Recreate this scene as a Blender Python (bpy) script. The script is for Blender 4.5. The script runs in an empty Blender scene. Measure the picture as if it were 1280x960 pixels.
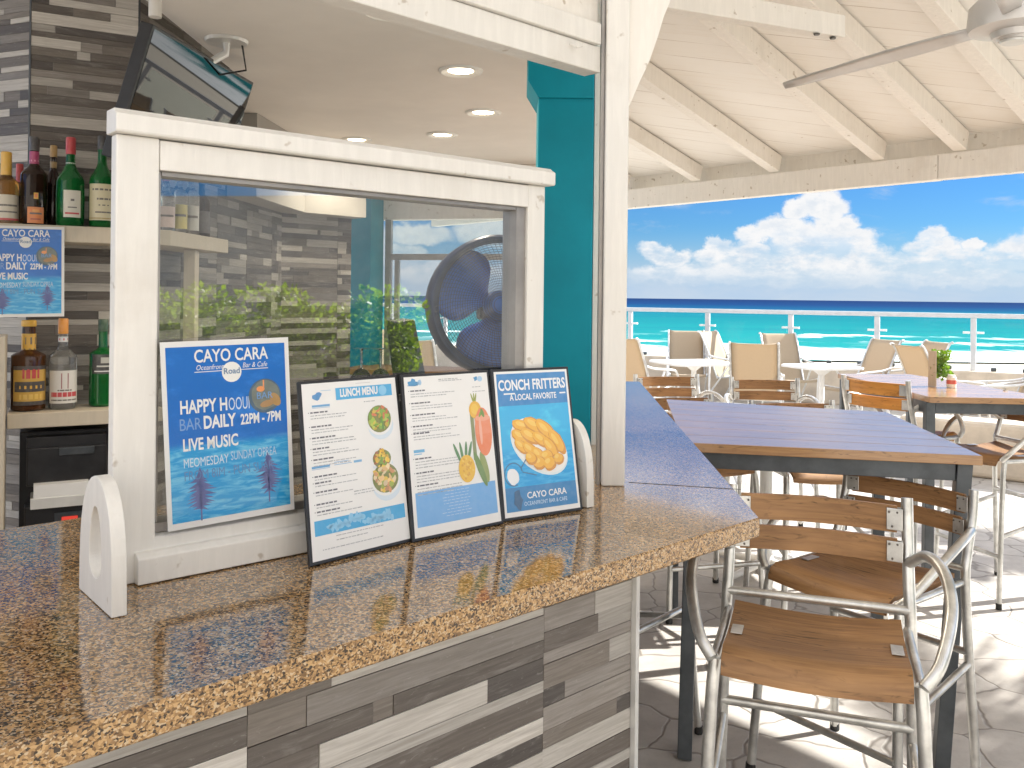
import bpy, bmesh, math, random
from mathutils import Vector, Matrix
rnd = random.Random(7)
S = bpy.context.scene
COL = S.collection
R = math.radians
V = Vector

# ------------------------------------------------------------------ camera
F = 1100.0; CX = 640.0; HY = 371.0; ROLL = R(0.657); CZ = 1.55
cr, sr = math.cos(ROLL), math.sin(ROLL)
cd = bpy.data.cameras.new("camera"); cam = bpy.data.objects.new("camera", cd); COL.objects.link(cam)
cd.sensor_width = 36.0; cd.lens = 36.0 * F / 1280.0
cd.shift_y = -(480 - HY) / 1280.0
cd.clip_start = 0.05; cd.clip_end = 60000
cam.matrix_world = Matrix(((cr, -sr, 0, 0), (0, 0, -1, 0), (sr, cr, 0, CZ), (0, 0, 0, 1)))
S.camera = cam

# ------------------------------------------------------------------ light
SUN_AZ, SUN_EL = 74.0, 33.0          # azimuth clockwise from the view direction
W = bpy.data.worlds.new("World"); S.world = W; W.use_nodes = True
sd = bpy.data.lights.new("sun", 'SUN'); sun = bpy.data.objects.new("sun", sd); COL.objects.link(sun)
sd.energy = 4.4; sd.angle = R(0.53); sd.color = (1.0, 0.965, 0.905)
sv = V((math.sin(R(SUN_AZ)) * math.cos(R(SUN_EL)), math.cos(R(SUN_AZ)) * math.cos(R(SUN_EL)), math.sin(R(SUN_EL))))
sun.rotation_euler = sv.to_track_quat('Z', 'Y').to_euler()
sun.location = (6, 2, 8)
S.view_settings.view_transform = 'Standard'; S.view_settings.look = 'None'
S.view_settings.exposure = 1.62; S.view_settings.gamma = 1.0
S.cycles.max_bounces = 10; S.cycles.diffuse_bounces = 6; S.cycles.glossy_bounces = 5
S.cycles.transmission_bounces = 8; S.cycles.transparent_max_bounces = 16
S.cycles.use_denoising = True
S.cycles.caustics_reflective = False; S.cycles.caustics_refractive = False
S.cycles.sample_clamp_indirect = 6.0

class NT:
    """tiny node-tree writer"""
    def __init__(s, tree):
        s.t = tree; s.n = tree.nodes; s.l = tree.links
    def node(s, typ, **kw):
        n = s.n.new(typ)
        for k, v in kw.items():
            if k.startswith('_'): setattr(n, k[1:], v)
        return n
    def put(s, sock, v):
        if hasattr(v, 'is_output'): s.l.new(v, sock)
        elif v is not None:
            if sock.type == 'RGBA' and len(v) == 3: v = (*v, 1)
            sock.default_value = v
    def math(s, op, a, b=None, c=None, clamp=False):
        n = s.n.new('ShaderNodeMath'); n.operation = op; n.use_clamp = clamp
        s.put(n.inputs[0], a)
        if b is not None: s.put(n.inputs[1], b)
        if c is not None: s.put(n.inputs[2], c)
        return n.outputs[0]
    def vmath(s, op, a, b=None, scale=None):
        n = s.n.new('ShaderNodeVectorMath'); n.operation = op
        s.put(n.inputs[0], a)
        if b is not None: s.put(n.inputs[1], b)
        if scale is not None: s.put(n.inputs['Scale'], scale)
        return n.outputs['Value'] if op in ('LENGTH', 'DISTANCE', 'DOT_PRODUCT') else n.outputs[0]
    def mix(s, f, a, b, mode='MIX'):
        n = s.n.new('ShaderNodeMix'); n.data_type = 'RGBA'; n.blend_type = mode
        s.put(n.inputs[0], f); s.put(n.inputs[6], a); s.put(n.inputs[7], b)
        return n.outputs[2]
    def noise(s, vec, scale, detail=4, rough=0.55, dist=0.0, out=0):
        n = s.n.new('ShaderNodeTexNoise')
        if vec is not None: s.put(n.inputs['Vector'], vec)
        n.inputs['Scale'].default_value = scale; n.inputs['Detail'].default_value = detail
        n.inputs['Roughness'].default_value = rough; n.inputs['Distortion'].default_value = dist
        return n.outputs[out]
    def voro(s, vec, scale, feature='F1', out='Distance', rand=1.0):
        n = s.n.new('ShaderNodeTexVoronoi'); n.feature = feature
        s.put(n.inputs['Vector'], vec); n.inputs['Scale'].default_value = scale
        n.inputs['Randomness'].default_value = rand
        return n.outputs[out]
    def ramp(s, f, stops, interp='LINEAR'):
        n = s.n.new('ShaderNodeValToRGB'); e = n.color_ramp.elements; n.color_ramp.interpolation = interp
        while len(e) < len(stops): e.new(0.5)
        for i, (p, c) in enumerate(stops):
            e[i].position = p
            e[i].color = (c, c, c, 1) if isinstance(c, (int, float)) else (*c, 1)
        s.put(n.inputs[0], f)
        return n.outputs[0]
    def smooth(s, v, a, b):
        n = s.n.new('ShaderNodeMapRange'); n.interpolation_type = 'SMOOTHSTEP'
        s.put(n.inputs[0], v); n.inputs[1].default_value = a; n.inputs[2].default_value = b
        return n.outputs[0]
    def scalev(s, vec, sc):
        return s.vmath('MULTIPLY', vec, sc)
    def sep(s, vec):
        n = s.n.new('ShaderNodeSeparateXYZ'); s.put(n.inputs[0], vec); return n.outputs
    def comb(s, x, y, z=0.0):
        n = s.n.new('ShaderNodeCombineXYZ'); s.put(n.inputs[0], x); s.put(n.inputs[1], y); s.put(n.inputs[2], z); return n.outputs[0]

def ray(px, py):
    dx = (px - CX) / F; dy = (HY - py) / F
    return V((dx * cr - dy * sr, 1.0, dx * sr + dy * cr))
CAMP = V((0, 0, CZ))
def PZ(px, py, z):
    d = ray(px, py); return CAMP + d * ((z - CZ) / d.z)
def PY(px, py, y):
    return CAMP + ray(px, py) * y
def PPL(px, py, p0, n):
    d = ray(px, py); return CAMP + d * ((V(p0) - CAMP).dot(n) / d.dot(n))

# ------------------------------------------------------------------ sky (world): Nishita plus procedural cumulus
nt = NT(W.node_tree); W.node_tree.nodes.clear()
out = nt.node('ShaderNodeOutputWorld'); bg = nt.node('ShaderNodeBackground')
sky = nt.node('ShaderNodeTexSky'); sky.sky_type = 'NISHITA'; sky.sun_disc = False
sky.sun_elevation = R(SUN_EL); sky.sun_rotation = R(SUN_AZ)
sky.air_density = 1.0; sky.dust_density = 0.25; sky.ozone_density = 3.0
SKY_STRENGTH = 0.10
tc = nt.node('ShaderNodeTexCoord'); D = tc.outputs['Generated']
sx, sy, sz = nt.sep(D)
az = nt.math('ARCTAN2', sx, sy)
el = nt.math('ARCSINE', sz)
p = nt.comb(az, el, 0.0)
n1 = nt.noise(nt.scalev(p, (1, 1.25, 1)), 26, 7, 0.62, 0.0, 1)
warp = nt.vmath('SCALE', nt.vmath('SUBTRACT', n1, (0.5, 0.5, 0.5)), scale=0.030)
n2 = nt.noise(p, 95, 5, 0.6, 0.0, 1)
warp2 = nt.vmath('SCALE', nt.vmath('SUBTRACT', n2, (0.5, 0.5, 0.5)), scale=0.011)
pw = nt.vmath('MULTIPLY', nt.vmath('ADD', nt.vmath('ADD', p, warp), warp2), (1, 1, 0))
def angs(px, py):
    d = ray(px, py).normalized()
    return math.atan2(d.x, d.y), math.asin(d.z)
puffs = [(1028, 256, 30, 18), (1000, 262, 26, 14), (1042, 280, 26, 20), (978, 286, 34, 20), (942, 294, 22, 16), (1010, 302, 52, 26),
         (1062, 302, 34, 20), (930, 322, 46, 22), (985, 330, 70, 24), (820, 312, 24, 14), (838, 322, 34, 15), (897, 305, 17, 13), (893, 322, 28, 16),
         (1070, 328, 60, 22), (1163, 292, 17, 15), (1168, 310, 36, 16), (1218, 306, 14, 9), (1130, 334, 60, 20), (1215, 330, 60, 22), (1275, 318, 36, 22),
         (1340, 310, 60, 30), (1440, 300, 80, 45), (870, 344, 90, 14), (1010, 350, 130, 12), (1180, 350, 120, 12),
         (520, 292, 50, 16), (610, 290, 50, 20), (500, 318, 40, 16), (560, 340, 80, 14), (430, 300, 60, 30)]
m = None
for (px, py, rx, ry) in puffs:
    a, e = angs(px, py)
    q = nt.vmath('MULTIPLY', nt.vmath('SUBTRACT', pw, (a, e, 0)), (F / (rx * 1.0), F / (ry * 1.0), 0))
    d = nt.math('SUBTRACT', 1.0, nt.vmath('LENGTH', q))
    m = d if m is None else nt.math('MAXIMUM', m, d)
shade0 = nt.noise(nt.scalev(p, (1, 2.2, 1)), 20, 6, 0.62)
cmask = nt.math('MULTIPLY', nt.smooth(m, -0.06, 0.34), nt.math('MULTIPLY', nt.smooth(el, 0.003, 0.040), nt.math('MULTIPLY_ADD', nt.math('MULTIPLY', nt.smooth(shade0, 0.40, 0.62), nt.math('SUBTRACT', 1.0, nt.smooth(el, 0.045, 0.085))), -0.6, 1.0)))
# broad thin veil; bright clouds higher up, out of view, added as white fill
hi = nt.noise(nt.scalev(D, (1.0, 1.0, 2.6)), 3.4, 8, 0.6, 0.4)
him = nt.math('MULTIPLY', nt.smooth(hi, 0.40, 0.60), nt.smooth(el, 0.15, 0.30))
wis = nt.noise(nt.scalev(p, (1, 3.2, 1)), 9, 6, 0.6, 0.3)
wism = nt.math('MULTIPLY', nt.smooth(wis, 0.55, 0.78), 0.55)
low = nt.math('MULTIPLY', nt.math('SUBTRACT', 1.0, nt.smooth(el, 0.012, 0.055)), nt.smooth(wis, 0.34, 0.66))
low = nt.math('MULTIPLY', low, 0.35)
shade = nt.noise(nt.scalev(p, (1, 1.3, 1)), 60, 5, 0.6)
bulk = nt.math('MULTIPLY', nt.smooth(m, 0.05, 0.75), nt.smooth(shade, 0.38, 0.66))
ccol = nt.mix(nt.math('MULTIPLY', bulk, 0.62), (3.1, 3.1, 3.12), (2.25, 2.5, 2.8))
# the clear air: Nishita, a little deeper and bluer as in the photograph
hs = nt.node('ShaderNodeHueSaturation'); hs.inputs['Saturation'].default_value = 1.18; hs.inputs['Value'].default_value = 1.0
nt.l.new(sky.outputs[0], hs.inputs['Color'])
clear = nt.mix(1.0, hs.outputs[0], (0.13, 0.255, 0.41), 'MULTIPLY')
clear = nt.mix(nt.math('MULTIPLY_ADD', nt.smooth(el, 0.0, 0.085), -0.85, 0.85), clear, (1.75, 2.2, 2.9))
c1 = nt.mix(nt.math('MAXIMUM', wism, low), clear, (2.4, 2.55, 2.7))
c2 = nt.mix(cmask, c1, ccol)
c2 = nt.mix(nt.math('MULTIPLY', him, 0.9), c2, (10.5, 10.4, 10.3))
nt.put(bg.inputs['Color'], c2); bg.inputs['Strength'].default_value = SKY_STRENGTH
nt.l.new(bg.outputs[0], out.inputs[0])

# ------------------------------------------------------------------ materials
MATS = {}
def newmat(name):
    m = bpy.data.materials.new(name); m.use_nodes = True
    t = NT(m.node_tree); b = t.n['Principled BSDF']; MATS[name] = m
    return m, t, b
def objco(t): return t.node('ShaderNodeTexCoord').outputs['Object']
def posco(t): return t.node('ShaderNodeNewGeometry').outputs['Position']
def bump(t, b, h, strength=0.3, dist=0.01):
    n = t.node('ShaderNodeBump'); n.inputs['Strength'].default_value = strength; n.inputs['Distance'].default_value = dist
    t.put(n.inputs['Height'], h); t.l.new(n.outputs[0], b.inputs['Normal'])
def plain(name, col, rough=0.5, metal=0.0, var=0.12, scale=9, coat=0.0, bmp=0.0, spec=0.5, trans=0.0):
    m, t, b = newmat(name)
    n = t.noise(posco(t), scale, 5, 0.6)
    c = t.mix(t.smooth(n, 0.3, 0.7), tuple(x * (1 - var) for x in col), tuple(min(1, x * (1 + var)) for x in col))
    t.put(b.inputs['Base Color'], c); b.inputs['Metallic'].default_value = metal
    r = t.math('MULTIPLY_ADD', n, 0.2 * rough, rough * 0.9); t.put(b.inputs['Roughness'], r)
    b.inputs['Coat Weight'].default_value = coat; b.inputs['Specular IOR Level'].default_value = spec
    b.inputs['Transmission Weight'].default_value = trans
    if bmp: bump(t, b, t.noise(posco(t), scale * 12, 4), bmp, 0.003)
    return m
def paintwood(name, col, dirt=(0.30, 0.22, 0.13), amt=0.35, rough=0.45, stretch=(1, 1, 0.12), spot=0.70):
    m, t, b = newmat(name)
    P = posco(t)
    g = t.noise(t.scalev(P, stretch), 46, 5, 0.6, 0.6)
    s = t.noise(P, 3.1, 7, 0.65)
    sp = t.noise(P, 24, 3, 0.5)
    c = t.mix(t.smooth(g, 0.36, 0.72), tuple(x * 0.93 for x in col), col)
    c = t.mix(t.math('MULTIPLY', t.smooth(s, 0.52, 0.80), amt * 0.8), c, tuple(0.55 * a + 0.45 * d for a, d in zip(col, dirt)))
    c = t.mix(t.math('MULTIPLY', t.smooth(sp, spot, spot + 0.08), amt), c, dirt)
    t.put(b.inputs['Base Color'], c); b.inputs['Roughness'].default_value = rough
    bump(t, b, t.math('ADD', g, t.math('MULTIPLY', s, 0.6)), 0.22, 0.004)
    return m
paintwood('white_paint', (0.80, 0.78, 0.735), amt=0.5, spot=0.68)
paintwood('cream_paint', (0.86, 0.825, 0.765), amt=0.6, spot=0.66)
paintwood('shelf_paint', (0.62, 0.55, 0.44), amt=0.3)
plain('ceiling_paint', (0.84, 0.81, 0.77), 0.7, var=0.05, scale=1.5)
plain('teal_paint', (0.002, 0.25, 0.335), 0.5, var=0.1, scale=3, bmp=0.1, spec=0.2)
plain('aluminium', (0.62, 0.62, 0.60), 0.34, metal=0.85, var=0.22, scale=14)
plain('pale_metal', (0.74, 0.74, 0.72), 0.35, metal=0.25, var=0.08)
plain('dark_steel', (0.085, 0.095, 0.105), 0.4, metal=0.5, var=0.2, scale=12)
plain('grey_metal', (0.34, 0.32, 0.30), 0.42, metal=0.5, var=0.12)
plain('black_plastic', (0.018, 0.018, 0.02), 0.38, var=0.3, scale=15)
plain('rubber', (0.02, 0.02, 0.02), 0.7)
plain('white_plastic', (0.82, 0.82, 0.80), 0.4, var=0.04)
plain('screw', (0.13, 0.12, 0.11), 0.4, metal=0.8)
plain('parapet_stucco', (0.62, 0.53, 0.42), 0.8, var=0.14, scale=4, bmp=0.3)
plain('fan_grey', (0.66, 0.645, 0.63), 0.4, metal=0.4, var=0.05)
plain('drum_navy', (0.012, 0.022, 0.06), 0.35)
plain('plaster_grey', (0.42, 0.40, 0.37), 0.8, var=0.08, scale=2)
plain('rail_paint', (0.60, 0.61, 0.62), 0.4, var=0.06)
plain('blue_plastic', (0.04, 0.20, 0.80), 0.28, var=0.15, coat=0.4)
plain('trunk_bark', (0.20, 0.155, 0.115), 0.9, var=0.35, scale=16, bmp=0.5)
plain('tv_screen', (0.006, 0.006, 0.007), 0.02, var=0.1, spec=0.4)
plain('paper', (0.80, 0.80, 0.79), 0.45, var=0.02)
plain('bar_floor_tile', (0.55, 0.52, 0.48), 0.5, var=0.15, scale=4)
plain('siding', (0.34, 0.335, 0.33), 0.7, var=0.15, scale=3)

def attr(t, name='Col'):
    a = t.node('ShaderNodeAttribute'); a.attribute_name = name; return a.outputs['Color']
def uvn(t):
    return t.node('ShaderNodeUVMap').outputs[0]

# printed colour (signs, menus, labels)
m, t, b = newmat('print'); b.inputs['Roughness'].default_value = 0.38
nz = t.noise(posco(t), 70, 4)
t.put(b.inputs['Base Color'], t.mix(t.math('MULTIPLY', nz, 0.14), attr(t), (0.9, 0.9, 0.9))); b.inputs['Coat Weight'].default_value = 0.25; b.inputs['Coat Roughness'].default_value = 0.12
# printed seascape (blue with ripples)
def blueprint(name, top, bot, rip):
    m, t, b = newmat(name); b.inputs['Roughness'].default_value = 0.3; b.inputs['Coat Weight'].default_value = 0.3
    b.inputs['Coat Roughness'].default_value = 0.08
    u = uvn(t); ux, uy, _ = t.sep(u)
    w = t.noise(t.scalev(u, (2.2, 11, 1)), 3.0, 6, 0.6, 0.8)
    cl = t.noise(t.scalev(u, (1, 1.6, 1)), 3.2, 6, 0.6)
    sea = t.mix(t.smooth(w, 0.42, 0.66), bot, rip)
    skyc = t.mix(t.math('MULTIPLY', t.smooth(cl, 0.5, 0.75), 0.5), top, tuple(min(1, c * 2.0 + 0.05) for c in top))
    t.put(b.inputs['Base Color'], t.mix(t.smooth(uy, 0.40, 0.46), sea, skyc)); return m
blueprint('print_seascape', (0.012, 0.155, 0.56), (0.02, 0.33, 0.70), (0.17, 0.56, 0.83))
blueprint('print_cyan', (0.05, 0.42, 0.74), (0.03, 0.34, 0.70), (0.09, 0.47, 0.78))

# weathered wood-look strips: colour per strip, grain along the strip
m, t, b = newmat('tile_strips')
u = uvn(t); g = t.noise(t.scalev(u, (3.0, 60, 1)), 2.0, 8, 0.68, 0.5); g2 = t.noise(t.scalev(u, (1.5, 10, 1)), 4.0, 6, 0.65, 0.8)
sc = t.noise(t.scalev(u, (9, 26, 1)), 3.0, 5, 0.7, 1.5)
c = t.mix(t.smooth(g, 0.30, 0.70), t.mix(1.0, attr(t), (0.68, 0.66, 0.64), 'MULTIPLY'), attr(t))
c = t.mix(t.math('MULTIPLY', t.smooth(g2, 0.52, 0.75), 0.45), c, (0.38, 0.36, 0.335))
c = t.mix(t.math('MULTIPLY', t.smooth(sc, 0.60, 0.70), 0.22), c, (0.55, 0.53, 0.50))
t.put(b.inputs['Base Color'], c); t.put(b.inputs['Roughness'], t.math('MULTIPLY_ADD', g2, 0.25, 0.34))
bump(t, b, g, 0.25, 0.002)

# varnished planks of the bar tables and raw teak slats
def wood(name, a, d, rough, coat, gs=1.0):
    m, t, b = newmat(name)
    u = uvn(t); g = t.noise(t.scalev(u, (2.0, 34 * gs, 1)), 2.4, 7, 0.62, 0.7); k = t.noise(t.scalev(u, (3, 12, 1)), 3.0, 5, 0.6, 1.6)
    w = t.noise(t.scalev(u, (1.2, 4, 1)), 2.0, 4)
    c = t.mix(t.smooth(g, 0.30, 0.72), d, a)
    c = t.mix(t.math('MULTIPLY', t.smooth(k, 0.56, 0.70), 0.8), c, tuple(x * 0.30 for x in d))
    c = t.mix(t.math('MULTIPLY', t.smooth(w, 0.45, 0.8), 0.5), c, tuple(min(1, x * 1.5 + 0.03) for x in a))
    t.put(b.inputs['Base Color'], c); t.put(b.inputs['Roughness'], t.math('MULTIPLY_ADD', g, 0.14, rough))
    b.inputs['Coat Weight'].default_value = coat; b.inputs['Coat Roughness'].default_value = 0.16; b.inputs['Coat IOR'].default_value = 1.6
    bump(t, b, t.math('ADD', g, k), 0.2, 0.0015)
wood('table_wood', (0.44, 0.235, 0.085), (0.31, 0.15, 0.048), 0.34, 1.0)
wood('teak', (0.37, 0.20, 0.08), (0.22, 0.11, 0.045), 0.5, 0.06)
wood('orange_teak', (0.60, 0.27, 0.05), (0.45, 0.18, 0.03), 0.42, 0.15)
wood('brown_wood', (0.30, 0.17, 0.08), (0.2, 0.11, 0.05), 0.5, 0.1)

# granite
m, t, b = newmat('granite'); P = posco(t)
wv = t.vmath('ADD', P, t.vmath('SCALE', t.noise(P, 90, 3, 0.5, 0, 1), scale=0.010))
v1 = t.voro(wv, 200, 'F1', 'Color'); vx, vy, vz = t.sep(v1)
v2 = t.voro(wv, 340, 'F1', 'Color'); wx, wy, wz = t.sep(v2)
cl = t.noise(P, 7, 5, 0.6)
base = t.ramp(vx, [(0.0, (0.05, 0.033, 0.022)), (0.14, (0.13, 0.075, 0.034)), (0.27, (0.28, 0.16, 0.068)), (0.46, (0.47, 0.28, 0.12)), (0.72, (0.56, 0.38, 0.20)), (0.92, (0.38, 0.30, 0.22))], 'CONSTANT')
fine = t.ramp(wx, [(0.0, (0.022, 0.017, 0.013)), (0.34, (0.19, 0.115, 0.055)), (0.66, (0.41, 0.25, 0.105)), (0.9, (0.50, 0.40, 0.28))], 'CONSTANT')
c = t.mix(t.smooth(wy, 0.35, 0.65), base, fine)
c = t.mix(t.math('MULTIPLY', t.smooth(cl, 0.45, 0.72), 0.42), c, t.mix(1.0, c, (0.72, 0.64, 0.56), 'MULTIPLY'))
t.put(b.inputs['Base Color'], c); b.inputs['Roughness'].default_value = 0.09; b.inputs['IOR'].default_value = 1.75
b.inputs['Coat Weight'].default_value = 0.25; b.inputs['Coat Roughness'].default_value = 0.05; b.inputs['Coat IOR'].default_value = 1.5
bump(t, b, vy, 0.03, 0.001)
# the rougher cut edge of the slab
m, t, b = newmat('granite_edge'); P = posco(t)
wv = t.vmath('ADD', P, t.vmath('SCALE', t.noise(P, 95, 3, 0.5, 0, 1), scale=0.010))
v1 = t.voro(t.scalev(wv, (1, 1, 1.35)), 300, 'F1', 'Color'); vx, vy, vz = t.sep(v1)
c = t.ramp(vx, [(0.0, (0.05, 0.033, 0.02)), (0.15, (0.18, 0.10, 0.04)), (0.32, (0.40, 0.235, 0.095)), (0.52, (0.53, 0.335, 0.15)), (0.72, (0.30, 0.175, 0.075)), (0.88, (0.56, 0.42, 0.26))], 'CONSTANT')
t.put(b.inputs['Base Color'], c); b.inputs['Roughness'].default_value = 0.22
bump(t, b, t.voro(wv, 300), 0.3, 0.002)

# roof boards: tongue and groove lines running obliquely, knots and stains
m, t, b = newmat('roof_boards'); u = uvn(t); ux, uy, _ = t.sep(u)
fr = t.math('FRACT', t.math('DIVIDE', uy, 0.19)); row = t.math('FLOOR', t.math('DIVIDE', uy, 0.19))
gap = t.math('LESS_THAN', fr, 0.022)
wn = t.node('ShaderNodeTexWhiteNoise'); wn.noise_dimensions = '1D'; t.put(wn.inputs['W'], row)
gr = t.noise(t.scalev(u, (1.2, 22, 1)), 2.0, 5, 0.6, 0.5); st = t.noise(u, 1.7, 6, 0.65); kn = t.noise(u, 9, 2, 0.5)
c = t.mix(t.math('MULTIPLY', wn.outputs[0], 0.35), (0.88, 0.86, 0.82), (0.82, 0.785, 0.725))
c = t.mix(t.math('MULTIPLY', t.smooth(gr, 0.5, 0.8), 0.25), c, (0.60, 0.50, 0.38))
c = t.mix(t.math('MULTIPLY', t.smooth(st, 0.58, 0.85), 0.35), c, (0.62, 0.52, 0.39))
c = t.mix(t.math('MULTIPLY', t.smooth(kn, 0.735, 0.78), 0.5), c, (0.40, 0.28, 0.16))
brk = t.smooth(t.noise(u, 2.3, 2), 0.34, 0.6)
c = t.mix(t.math('MULTIPLY', gap, t.math('MULTIPLY', brk, 0.62)), c, (0.25, 0.18, 0.11))
t.put(b.inputs['Base Color'], c); b.inputs['Roughness'].default_value = 0.55
bump(t, b, t.math('SUBTRACT', gr, t.math('MULTIPLY', gap, 2.0)), 0.25, 0.004)

# terrace paving: pale irregular stone
m, t, b = newmat('terrace_stone'); P = posco(t)
wv = t.vmath('ADD', P, t.vmath('SCALE', t.noise(P, 3.0, 3, 0.5, 0, 1), scale=0.16))
e = t.voro(wv, 3.3, 'DISTANCE_TO_EDGE', 'Distance', 0.8); cc = t.voro(wv, 3.3, 'F1', 'Color', 0.8)
n = t.noise(P, 6, 7, 0.65); n3 = t.noise(P, 60, 4, 0.6)
c = t.mix(t.smooth(n, 0.3, 0.75), (0.56, 0.53, 0.49), (0.41, 0.385, 0.35))
ccx, ccy, ccz = t.sep(cc); c = t.mix(t.math('MULTIPLY', ccx, 0.3), c, (0.44, 0.40, 0.35))
c = t.mix(t.math('MULTIPLY', t.math('SUBTRACT', 1.0, t.smooth(e, 0.004, 0.024)), 0.8), c, (0.22, 0.195, 0.17))
c = t.mix(t.math('MULTIPLY', t.smooth(n3, 0.56, 0.8), 0.35), c, (0.26, 0.235, 0.205))
c = t.mix(t.math('MULTIPLY', t.smooth(t.noise(P, 1.3, 6, 0.65), 0.48, 0.75), 0.35), c, (0.33, 0.30, 0.265))
t.put(b.inputs['Base Color'], c); b.inputs['Roughness'].default_value = 0.62
bump(t, b, t.math('ADD', t.smooth(e, 0.0, 0.03), t.math('MULTIPLY', n, 0.5)), 0.4, 0.008)

# sand and sea
m, t, b = newmat('beach_sand'); P = posco(t); n = t.noise(P, 0.5, 7, 0.65)
t.put(b.inputs['Base Color'], t.mix(n, (0.72, 0.66, 0.54), (0.60, 0.53, 0.41))); b.inputs['Roughness'].default_value = 0.9
m, t, b = newmat('sea_water'); P = posco(t); px_, py_, _ = t.sep(P)
wob = t.noise(t.scalev(P, (0.012, 0.02, 1)), 1.0, 5, 0.6)
dst = t.math('ADD', py_, t.math('MULTIPLY_ADD', wob, 60.0, -30.0))
lg = t.math('LOGARITHM', t.math('MAXIMUM', dst, 50.0), 10.0)        # 1.7 .. 4.6
fac = t.math('DIVIDE', t.math('SUBTRACT', lg, 1.9), 1.6)
c = t.ramp(fac, [(0.0, (0.10, 0.34, 0.33)), (0.14, (0.006, 0.19, 0.195)), (0.36, (0.001, 0.135, 0.165)), (0.50, (0.0008, 0.10, 0.155)), (0.565, (0.0005, 0.055, 0.13)), (0.72, (0.0003, 0.027, 0.10)), (1.0, (0.0003, 0.019, 0.078))])
st1 = t.noise(t.scalev(P, (0.010, 0.06, 1)), 1.0, 7, 0.68, 0.5)
c = t.mix(t.math('MULTIPLY', t.smooth(st1, 0.44, 0.66), 0.45), c, t.mix(1.0, c, (0.45, 0.72, 0.92), 'MULTIPLY'))
lead = t.math('ADD', py_, t.math('MULTIPLY_ADD', t.noise(t.scalev(P, (0.055, 0.004, 1)), 1.0, 5, 0.62), 70.0, -35.0))
fo = t.noise(t.scalev(P, (0.05, 0.16, 1)), 1.0, 8, 0.72, 0.6)
fine = t.noise(t.scalev(P, (0.22, 0.5, 1)), 1.0, 6, 0.7)
def band(c0, w0, w1, th):
    a = t.math('MULTIPLY', t.smooth(lead, c0 - w0, c0), t.math('SUBTRACT', 1.0, t.smooth(lead, c0, c0 + w1)))
    return t.smooth(t.math('ADD', t.math('MULTIPLY', a, 0.50), t.math('MULTIPLY', fo, 0.75)), th, th + 0.09)
foam = t.math('MAXIMUM', band(106, 30, 26, 0.50), t.math('MAXIMUM', band(166, 22, 5, 0.73), band(140, 16, 6, 0.63)))
brk = t.math('MAXIMUM', t.smooth(t.noise(t.scalev(P, (0.018, 0.012, 1)), 1.0, 4, 0.6), 0.44, 0.58), t.math('SUBTRACT', 1.0, t.smooth(lead, 112, 124)))
foam = t.math('MULTIPLY', t.math('MULTIPLY', foam, brk), t.smooth(fine, 0.22, 0.50))
caps = t.math('MULTIPLY', t.smooth(t.noise(t.scalev(P, (0.03, 0.10, 1)), 1.0, 5, 0.7), 0.705, 0.75), 0.7)
c = t.mix(t.math('MAXIMUM', foam, caps), c, (0.86, 0.90, 0.90))
t.n.remove(b); df = t.node('ShaderNodeBsdfDiffuse'); t.put(df.inputs[0], c); gs_ = t.node('ShaderNodeBsdfGlossy'); gs_.inputs['Roughness'].default_value = 0.35
ms = t.node('ShaderNodeMixShader'); ms.inputs[0].default_value = 0.03; t.l.new(df.outputs[0], ms.inputs[1]); t.l.new(gs_.outputs[0], ms.inputs[2]); t.l.new(ms.outputs[0], t.n['Material Output'].inputs[0])

# sling fabric: woven, lets some light through
m, t, b = newmat('sling_fabric'); u = objco(t); wv = t.noise(t.scalev(u, (1, 1, 1)), 60, 3)
c = t.mix(wv, (0.56, 0.455, 0.325), (0.64, 0.535, 0.40)); t.put(b.inputs['Base Color'], c); b.inputs['Roughness'].default_value = 0.8
tr = t.node('ShaderNodeBsdfTranslucent'); t.put(tr.inputs[0], (0.55, 0.44, 0.30)); ms = t.node('ShaderNodeMixShader'); ms.inputs[0].default_value = 0.42
t.l.new(b.outputs[0], ms.inputs[1]); t.l.new(tr.outputs[0], ms.inputs[2]); t.l.new(ms.outputs[0], t.n['Material Output'].inputs[0])

# leaves
def leaf(name, a, d, tf=0.35):
    m, t, b = newmat(name); n = t.noise(posco(t), 11, 4); w = t.noise(posco(t), 90, 2)
    c = t.mix(t.smooth(n, 0.3, 0.7), a, d); t.put(b.inputs['Base Color'], c); b.inputs['Roughness'].default_value = 0.45
    tr = t.node('ShaderNodeBsdfTranslucent'); t.put(tr.inputs[0], t.mix(1.0, c, (1.3, 1.4, 0.5), 'MULTIPLY'))
    ms = t.node('ShaderNodeMixShader'); ms.inputs[0].default_value = tf
    t.l.new(b.outputs[0], ms.inputs[1]); t.l.new(tr.outputs[0], ms.inputs[2]); t.l.new(ms.outputs[0], t.n['Material Output'].inputs[0])
leaf('hedge_leaves', (0.14, 0.24, 0.02), (0.28, 0.36, 0.03), 0.6)
leaf('palm_leaves', (0.05, 0.11, 0.02), (0.09, 0.15, 0.03), 0.25)
leaf('herb_leaves', (0.10, 0.22, 0.02), (0.20, 0.32, 0.03), 0.3)

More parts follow.
